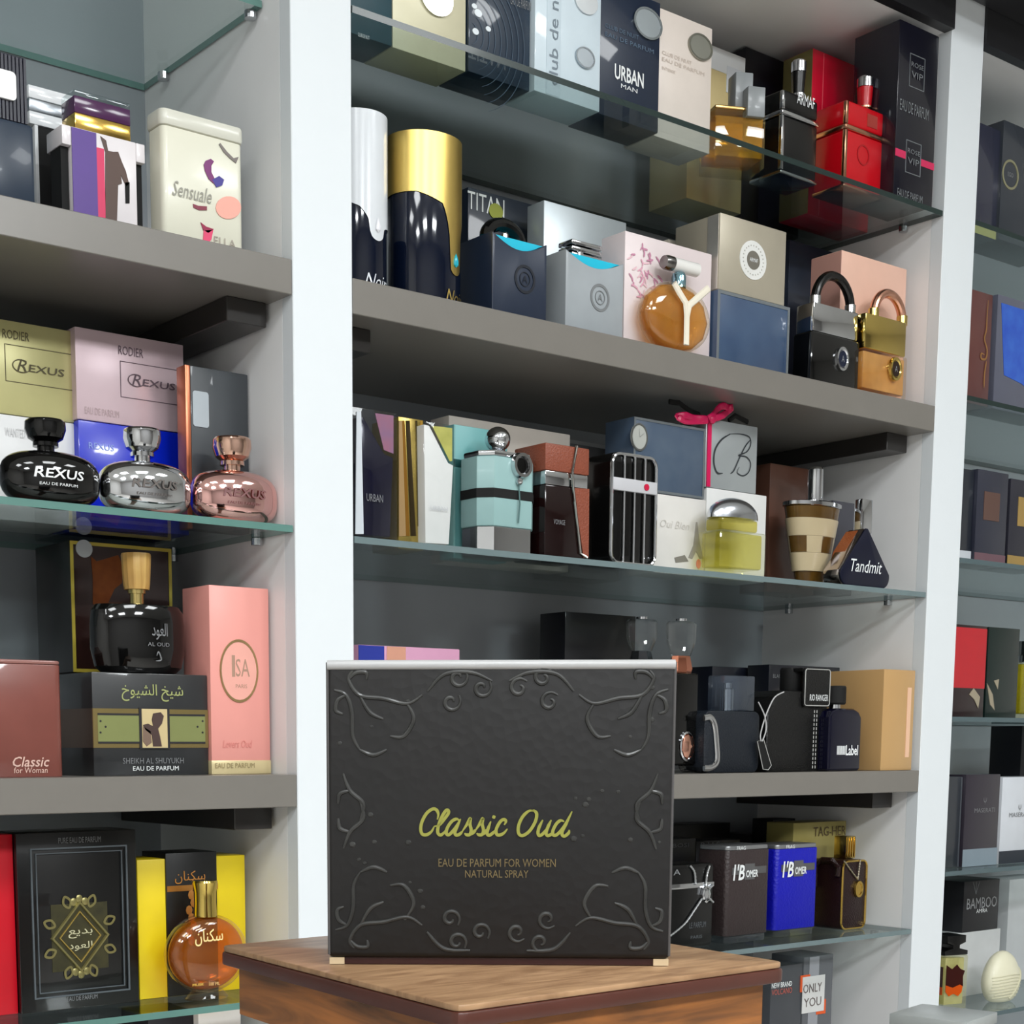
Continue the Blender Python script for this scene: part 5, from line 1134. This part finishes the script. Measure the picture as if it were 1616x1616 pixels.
a = t.rect(1506, 990, 1554, 1086); t.part('print', 'red upper print').box(-t.w/2+.0003, t.w/2-.0003, t.yf-.0006, t.yf, a[2], t.h-.004, rb); p = t.part('feather_mark', 'pale feather mark'); leaf(p, t, [(1529, 1096), (1536, 1086), (1546, 1100), (1543, 1118), (1537, 1104)], lf)
t = T('perfume_box', 'black green wrapped carton with a pale feather mark, right of the red one', 'perfume box', z, .03, 1557, 1606, 991, .05); t.carton(mat((36, 46, 44), 'film', rough=.3, bump=.25)); p = t.part('feather_mark', 'pale feather marks'); leaf(p, t, [(1557, 1078), (1566, 1096), (1569, 1121), (1562, 1112)], lf); leaf(p, t, [(1568, 1074), (1576, 1072), (1574, 1088)], lf)
t = T('perfume_bottle', 'bottle of yellow green perfume with a chrome cap at the right edge', 'perfume bottle', z, .04, 1612, 1662, 1046, .045); hw = t.w/2
t.part('bottle').box(-hw, hw, t.yf, -t.yf, 0, t.h, mat((248, 248, 232), 'glass'), .003); t.part('perfume', 'yellow green perfume', of='bottle').box(-hw+.003, hw-.003, t.yf+.003, -t.yf-.003, .008, t.h-.003, mat((224, 216, 110), 'liquid', glow=(170, 160, 40), haze=.45), .002)
t.part('cap', 'chrome cap').lathe([(.012, t.h+.0003), (.012, t.h+.012), (.017, t.h+.013), (.017, t.h+.034), (0, t.h+.034)], CH, 24)
z = Z['R5']+.0003
t = plain('perfume_box', 'dark wrapped carton half hidden behind the last upright, beside the trident cartons', 'perfume box', mat((50, 54, 60), 'film', bump=.25), z, .04, 0, 1515, 1226, .05, X=(X0, None)); t.part('edge_strip', 'silver edge').box(t.w/2-.003, t.w/2+.0004, t.yf-.0005, t.yf, .001, t.h-.001, mat((120, 126, 134), 'foil'))
def trident(t, px, py, ik, yy, txt):
    g = t.part('lettering'); s_ = .006; x, zz = t.p(px, py)
    g.stroke([(x, zz-s_), (x, zz+s_)], .0011, yy, ik, smooth=False); g.stroke([(x-s_*.6, zz+s_*.9), (x-s_*.5, zz), (x, zz-s_*.3), (x+s_*.5, zz), (x+s_*.6, zz+s_*.9)], .0011, yy, ik)
    t.txt('MASERATI', *txt, ik, y=yy, g=g); return g
t = plain('perfume_box', 'dark carton with a silver trident mark and a pale foot band', 'perfume box', mat((54, 50, 58), 'film', rough=.3), z, .035, 1521, 1575, 1222, .05); trident(t, 1554, 1264, INKG, t.yf-.0008, (1538, 1275, 1570, 1282)); a = t.rect(1521, 1339, 1575, 1361); t.part('foot_band', 'pale grey foot band').box(-t.w/2-.0003, t.w/2+.0003, t.yf-.0006, t.yf, .0002, a[3], mat((128, 142, 152), 'card'))
t = plain('perfume_box', 'white carton with a grey trident mark and a dark foot band at the right edge', 'perfume box', mat((204, 208, 214), 'film', rough=.3), z, .035, 1579, 1648, 1226, .05); trident(t, 1609, 1275, INKG, t.yf-.0008, (1593, 1282, 1625, 1289)); a = t.rect(1579, 1341, 1648, 1360); t.part('foot_band', 'dark foot band').box(-t.w/2-.0003, t.w/2+.0003, t.yf-.0006, t.yf, .0002, a[3], mat((44, 50, 58), 'card'))
plain('perfume_box', 'tall black carton standing behind the white trident carton', 'perfume box', mat((28, 30, 36), 'card'), z, .15, 1606, 1670, 1146, .06)
z = Z['R6']+.0003
ww = plain('perfume_box', 'white carton under the black bamboo carton on the lowest glass shelf', 'perfume box', mat((206, 208, 208), 'card'), z, .115, 0, 1577, 1475, .09, X=(X0+.03, None))
t = T('perfume_box', 'black carton with the word bamboo, stacked on the white carton', 'perfume box', ww.top+.0004, .115, 1521, 1577, 1389, .08); t.carton(mat((42, 42, 45), 'card'))
g = t.txt('BAMBOO', 1526, 1416, 1573, 1433, mat((150, 152, 154), 'mark')); t.txt('AMIRA', 1541, 1434, 1558, 1440, INKW, g=g); x, zz = t.p(1540, 1402)
for k in (-1, 0, 1): g.stroke([(x, zz-.010), (x+.004*k, zz), (x+.010*k, zz+.012)], .0008, t.yf-.0008, INKG)
t = T('perfume_bottle', 'square bottle with a black bow-tie cap and a brown orange painted splash', 'perfume bottle', z, 0, d=.045, at=(1.183, .062), w=.046, h=.088, rz=R(-14))
hw = t.w/2; t.part('bottle').box(-hw, hw, t.yf, -t.yf, 0, t.h, mat((248, 248, 236), 'glass', haze=.1, glow=(226, 222, 190)), .0025); t.part('perfume', 'pale yellow perfume', of='bottle').box(-hw+.004, hw-.004, t.yf+.004, -t.yf-.004, .010, t.h-.004, mat((242, 238, 190), 'liquid', glow=(222, 216, 150), haze=.5), .002)
p = t.part('splash', 'brown and orange painted splash'); b1 = mat((62, 34, 26), 'gloss'); o1 = mat((206, 84, 26), 'gloss')
p.prism([(-hw*.9, t.h*.36), (-hw*.6, t.h*.28), (-hw*.2, t.h*.32), (hw*.2, t.h*.27), (hw*.5, t.h*.34), (hw*.6, t.h*.5), (-hw*.9, t.h*.5)], t.yf-.0008, t.yf, o1); p.prism([(-hw*.9, t.h*.48), (-hw*.3, t.h*.43), (hw*.3, t.h*.48), (hw*.6, t.h*.44), (hw*.55, t.h*.62), (hw*.7, t.h*.72), (hw*.3, t.h*.76), (0, t.h*.84), (-hw*.4, t.h*.76), (-hw*.9, t.h*.84)], t.yf-.001, t.yf-.0002, b1)
p.box(-hw-.0008, -hw, t.yf+.004, -t.yf-.01, t.h*.44, t.h*.8, b1); p.box(-hw-.0008, -hw, t.yf+.004, -t.yf-.01, t.h*.3, t.h*.44, o1)
bk = mat((30, 26, 26), 'gloss', rough=.3); c = t.part('cap', 'black bow-tie cap'); c.prism([(-hw, t.h+.0004), (hw, t.h+.0004), (hw, t.h+.007), (hw*.3, t.h+.011), (hw*.3, t.h+.016), (hw*.8, t.h+.020), (hw*.8, t.h+.031), (-hw*.8, t.h+.031), (-hw*.8, t.h+.020), (-hw*.3, t.h+.016), (-hw*.3, t.h+.011), (-hw, t.h+.007)], t.yf+.002, -t.yf-.002, bk, .001)
t = T('perfume_bottle', 'cream shell-shaped bottle with fanned grooves at the lower right', 'perfume bottle', z, .03, 1551, 1609, 1500, .045, rnd=True)
hw = t.w/2; cm = mat((226, 222, 196), 'gloss', rough=.4); pr = [(0, 0), (hw*.55, .001), (hw*.85, t.h*.14), (hw, t.h*.36), (hw*.93, t.h*.6), (hw*.66, t.h*.84), (hw*.3, t.h*.97), (0, t.h)]
pv = crom([(a, b, 0) for a, b in pr], 5); t.part('shell').lathe([(max(v.x, 0), v.y) for v in pv], cm, 40, sy=t.d/t.w)
g = t.part('grooves', 'raised fan ridges'); rg = mat((206, 202, 174), 'gloss', rough=.45)
def surf(x, zz):
    best = 0
    for a, b in zip(pv, pv[1:]):
        if min(a.y, b.y) <= zz <= max(a.y, b.y): best = max(best, a.x+(b.x-a.x)*(zz-a.y)/max(b.y-a.y, 1e-6))
    return -t.d/t.w*math.sqrt(max(0, best*best-x*x))
for k in range(9):
    P_ = [(-hw*.15+hw*(1.0-.0*k)*u, t.h*(.02+.0*k)+u*t.h*(.62-.085*k)) for u in [i/10 for i in range(11)]] if k == 0 else [(hw*.9-hw*1.8*u, t.h*(.56-.06*k)+t.h*.05*math.sin(u*3)) for u in [i/12 for i in range(13)]]
    q = [(x, surf(x, zz)-.0003, zz) for x, zz in P_ if zz > .002 and surf(x, zz) < -.002]
    if len(q) > 3: g.tube(q, .0009 if k else .0022, rg, 6)
plain('perfume_box', 'tall white carton behind the cream shell bottle at the right edge', 'perfume box', mat((196, 198, 200), 'card'), z, .16, 1588, 1680, 1384, .06)

# ================================================================== FOREGROUND
# dusty black display case at the lower right, standing on the floor
c0 = at_z(1405, 1599, -.315); c1 = at_z(1573, 1597, -.315)
dv = Vector((c1.x-c0.x, c1.y-c0.y, 0)); wd_ = dv.length
root_c = T('display_plinth', 'black display plinth with a dusty grey top at the lower right corner', 'plinth', FLOOR, 0, d=wd_*.72, w=wd_*.72, h=-.315-FLOOR, at=(0, 0))
mid = (c0+c1)/2; root_c.M = Matrix.Translation((mid.x, mid.y, FLOOR)) @ Matrix.Rotation(math.atan2(dv.y, dv.x)+R(45), 4, 'Z'); root_c.Mi = root_c.M.inverted()
t = root_c; hw = t.w/2
t.part('case', 'black case').box(-hw+.004, hw-.004, -hw+.004, hw-.004, 0, t.h-.014, mat((34, 36, 38), 'gloss', rough=.25), .002)
t.part('top', 'dusty grey top').box(-hw, hw, -hw, hw, t.h-.0138, t.h, mat((150, 155, 154), 'laminate', to=(178, 182, 180), nscale=20), .0012)

# wooden display stand
TZ = -.12
WOODT = mat((164, 130, 96), 'wood', dark=(126, 94, 66), grain=(3, 14, 3), scale=5); WOODS = mat((170, 106, 52), 'wood', dark=(88, 58, 36), grain=(2, 2, 18), scale=3); EDGE = mat((74, 40, 32), 'laminate', vary=.25)
fl_, lf_, rt_ = at_z(722, 1588, TZ), at_z(345, 1492, TZ), at_z(1242, 1518, TZ)
ux = Vector((rt_.x-fl_.x, rt_.y-fl_.y, 0)); uy = Vector((lf_.x-fl_.x, lf_.y-fl_.y, 0))
A = fl_; SW, SD = ux.length, uy.length
ang = math.atan2(ux.y, ux.x); ang2 = math.atan2(uy.y, uy.x)-R(90); am = (ang+ang2)/2
cen = A+(ux+uy)/2
t = T('display_stand', 'wooden display stand with a dark edged top carrying the embossed dark box', 'display stand', FLOOR, 0, d=SD, w=SW, h=TZ-FLOOR, at=(0, 0))
t.M = Matrix.Translation((cen.x, cen.y, FLOOR)); t.Mi = t.M.inverted()
q = [(v.x-cen.x, v.y-cen.y) for v in (A, A+ux, A+ux+uy, A+uy)]
def inset(k): return [(a*(1-k/math.hypot(a, b)), b*(1-k/math.hypot(a, b))) for a, b in q]
def rounded(poly, r, n=4):
    o = []; L_ = len(poly)
    for i in range(L_):
        p0, p1, p2 = Vector(poly[i-1]), Vector(poly[i]), Vector(poly[(i+1) % L_])
        a = p1+(p0-p1).normalized()*r; b = p1+(p2-p1).normalized()*r
        for k in range(n+1):
            u = k/n; o.append(tuple((1-u)**2*a+2*u*(1-u)*p1+u*u*b))
    return o
H_ = TZ-FLOOR
t.part('top_board', 'light wood top').prism(rounded(inset(.0012), .008), H_-.0035, H_, WOODT, .0008, 'z')
t.part('edge_band', 'dark red brown edge').prism(rounded(q, .008), H_-.0125, H_-.0037, EDGE, .0015, 'z')
t.part('body', 'wood grained body').prism(inset(.014), H_-.046, H_-.0127, WOODS, .0008, 'z')
t.part('column').prism(inset(.09), .03, H_-.0462, WOODS, .001, 'z')
t.part('base').prism(inset(.03), 0, .0298, WOODS, .002, 'z')

# embossed gift box
bl_, br_ = at_z(517, 1523, TZ), at_z(1058, 1526, TZ)
v = br_-bl_; W_ = v.length; ang = math.atan2(v.y, v.x); D_ = .075
nrm = Vector((-math.sin(ang), math.cos(ang), 0)); cen = (bl_+br_)/2+nrm*D_/2
d_ = (bl_+br_)/2
k_ = (CYP-1043)/FPX; n_ = upv-fwd*k_; HB = CAM.z-(n_.x*(d_.x-CAM.x)+n_.y*(d_.y-CAM.y))/n_.z-TZ
t = T('perfume_box', 'large dark embossed gift box with yellow green script lettering on the wooden stand', 'perfume box', TZ+.0004, 0, d=D_, w=W_, h=HB, at=(cen.x, cen.y), rz=ang)
hw = W_/2
LEA = mat((23, 23, 23), 'leather', rough=.55, lscale=170, to=(34, 30, 28), nscale=16, lstr=.13)
t.part('tray', 'dark brown bottom tray').box(-hw+.006, hw-.006, t.yf+.004, -t.yf-.004, .0, .004, mat((60, 34, 28), 'card'))
b_ = t.part('case'); b_.box(-hw, hw, t.yf, -t.yf, .0042, HB, LEA, .0035, 4)
g = t.part('corner_foot', 'beige corner foot'); bf = mat((206, 184, 150), 'card')
for s_ in (-1, 1):
    if s_ > 0: g = t.part('corner_foot', 'beige corner foot')
    a_, c_ = sorted((s_*(hw-.001), s_*(hw-.010))); g.box(a_, c_, t.yf+.002, t.yf+.012, 0, .0041, bf)
tm_ = mat((120, 118, 116), 'gloss', rough=.35)
g = t.part('edge_glint_wear', 'painted glint on the top edge, grey worn side edges')
g.tube([(-hw+.001, t.yf+.0012, HB-.0026), (hw-.001, t.yf+.0012, HB-.0026)], .0029, mat((176, 176, 176), 'gloss', rough=.3), 16)  # pale tube stands in for light caught on the rounded top edge
for s_ in (-1, 1): g.tube([(s_*(hw-.001), t.yf+.0012, .006), (s_*(hw-.001), t.yf+.0012, HB-.001)], .0009, mat((84, 82, 82), 'gloss', rough=.4), 8)
# script lettering traced stroke by stroke
SC = lambda pts: t.P([(650+a/5.985, 1260+b/5.985) for a, b in pts])
ink = mat((150, 150, 70), 'foil', metal=.3, rough=.35)
g = t.part('script_lettering', 'yellow green script words')
yy = t.yf-.0007
STK = [[(240, 200), (250, 150), (232, 108), (195, 100), (140, 140), (98, 215), (84, 285), (98, 335), (140, 342), (185, 312), (212, 262)],
 [(212, 262), (262, 250), (310, 190), (345, 140), (342, 112), (318, 118), (275, 190), (248, 270), (246, 325), (272, 345), (308, 318), (330, 280)],
 [(448, 208), (420, 194), (375, 218), (334, 280), (326, 330), (350, 342), (392, 300), (452, 205)], [(460, 192), (425, 270), (406, 322), (420, 346), (452, 336), (482, 305)],
 [(476, 310), (520, 245), (552, 188), (548, 240), (560, 300), (546, 340), (514, 342), (498, 326)], [(546, 340), (580, 322), (600, 295)],
 [(594, 310), (638, 245), (670, 188), (664, 240), (676, 300), (662, 340), (630, 342), (612, 326)], [(662, 340), (690, 322), (716, 288)],
 [(746, 215), (720, 285), (710, 328), (728, 348), (762, 328), (792, 296)], [(768, 190), (780, 160)],
 [(872, 250), (888, 216), (868, 198), (834, 220), (798, 285), (798, 332), (822, 346), (866, 328), (902, 286)],
 [(1150, 118), (1105, 118), (1046, 172), (1008, 255), (1008, 328), (1046, 350), (1110, 308), (1164, 220), (1178, 148), (1156, 116), (1128, 116)],
 [(1236, 202), (1202, 270), (1190, 322), (1204, 350), (1242, 328), (1290, 262)], [(1316, 202), (1286, 265), (1268, 322), (1280, 350), (1312, 340), (1342, 312)],
 [(1438, 218), (1402, 208), (1362, 242), (1330, 308), (1338, 346), (1372, 338), (1430, 272), (1512, 122)], [(1512, 122), (1455, 240), (1420, 310), (1420, 346), (1444, 354), (1478, 326), (1486, 296)]]
for k, s_ in enumerate(STK): g.stroke(SC(s_), .0019, yy-.00002*k, ink, 8)
gk = mat((104, 90, 58), 'mark')
g = t.part('lettering', 'dull gold capital lettering')
g.text('EAU DE PARFUM FOR WOMEN', *t.rect(692, 1355, 877, 1368), yy, gk); g.text('NATURAL SPRAY', *t.rect(734, 1373, 834, 1385), yy, gk)
# raised scroll ornaments round the border
orn = mat((28, 28, 28), 'gloss', rough=.36, to=(72, 72, 70), nscale=60, coat=.1); g = t.part('scroll_ornament', 'raised scroll ornament')  # pale flecks in the colour stand for broken highlights and worn paint
def curl(pts, wd=.0014):
    q_ = crom([(a, b, 0) for a, b in pts], 6); n_ = len(q_)
    g.tube([(v_.x, t.yf-.0002, v_.y) for v_ in q_], [wd*(.45+.55*math.sin(math.pi*i/(n_-1))) for i in range(n_)], orn, 8, flat=.6)
def spiral(cx, cz, r, a0, turns, sgn=1): return [(cx+r*(1-.75*i/10)*math.cos(R(a0)+sgn*turns*6.283*i/10), cz+r*(1-.75*i/10)*math.sin(R(a0)+sgn*turns*6.283*i/10)) for i in range(11)]
for sx_ in (-1, 1):
    for sz_ in (0, 1):
        fx = lambda u: sx_*(hw-u); fz = lambda v_: (HB-v_) if sz_ else v_+.004
        def C(pts): curl([(fx(a), fz(b)) for a, b in pts])
        C([(.016, .006), (.0135, .011), (.020, .020), (.034, .022), (.048, .025), (.057, .020)]); C([(.0135, .011), (.018, .007), (.024, .007), (.024, .011)])
        C([(.005, .017), (.012, .020), (.0155, .030), (.016, .044), (.020, .052)]); C([(.012, .020), (.007, .023), (.006, .029), (.010, .031)])
        C([(.020, .052), (.028, .055), (.036, .052)]); C([(.048, .025), (.052, .034), (.046, .044), (.038, .044)]); C([(.020, .020), (.026, .030), (.034, .034)])
        C([(.010, .066), (.014, .076), (.022, .084), (.020, .094)]); C([(.014, .076), (.008, .078), (.007, .084)])
    for (a, b) in ((.078, .010), (.092, .016), (.074, .024)):
        curl(spiral(sx_*(hw-a), HB-b, .006, 40, 1.1, sx_)); curl(spiral(sx_*(hw-a), b+.004, .006, -40, 1.1, -sx_))
    curl([(sx_*(hw-.06), HB-.018), (sx_*(hw-.070), HB-.008), (sx_*(hw-.086), HB-.007), (sx_*(hw-.098), HB-.012)]); curl([(sx_*(hw-.06), .020), (sx_*(hw-.070), .010), (sx_*(hw-.086), .009)])
random.seed(11)
for k in range(26):
    s_ = random.choice((-1, 1)); g.ball((s_*random.uniform(hw*.42, hw*.93), t.yf, random.uniform(.012, HB-.012)), random.uniform(.0009, .0018), orn, (1.2, .4, 1), 8)

# ------------------------------------------------------------------ link everything
for t_ in THINGS: t_.done()
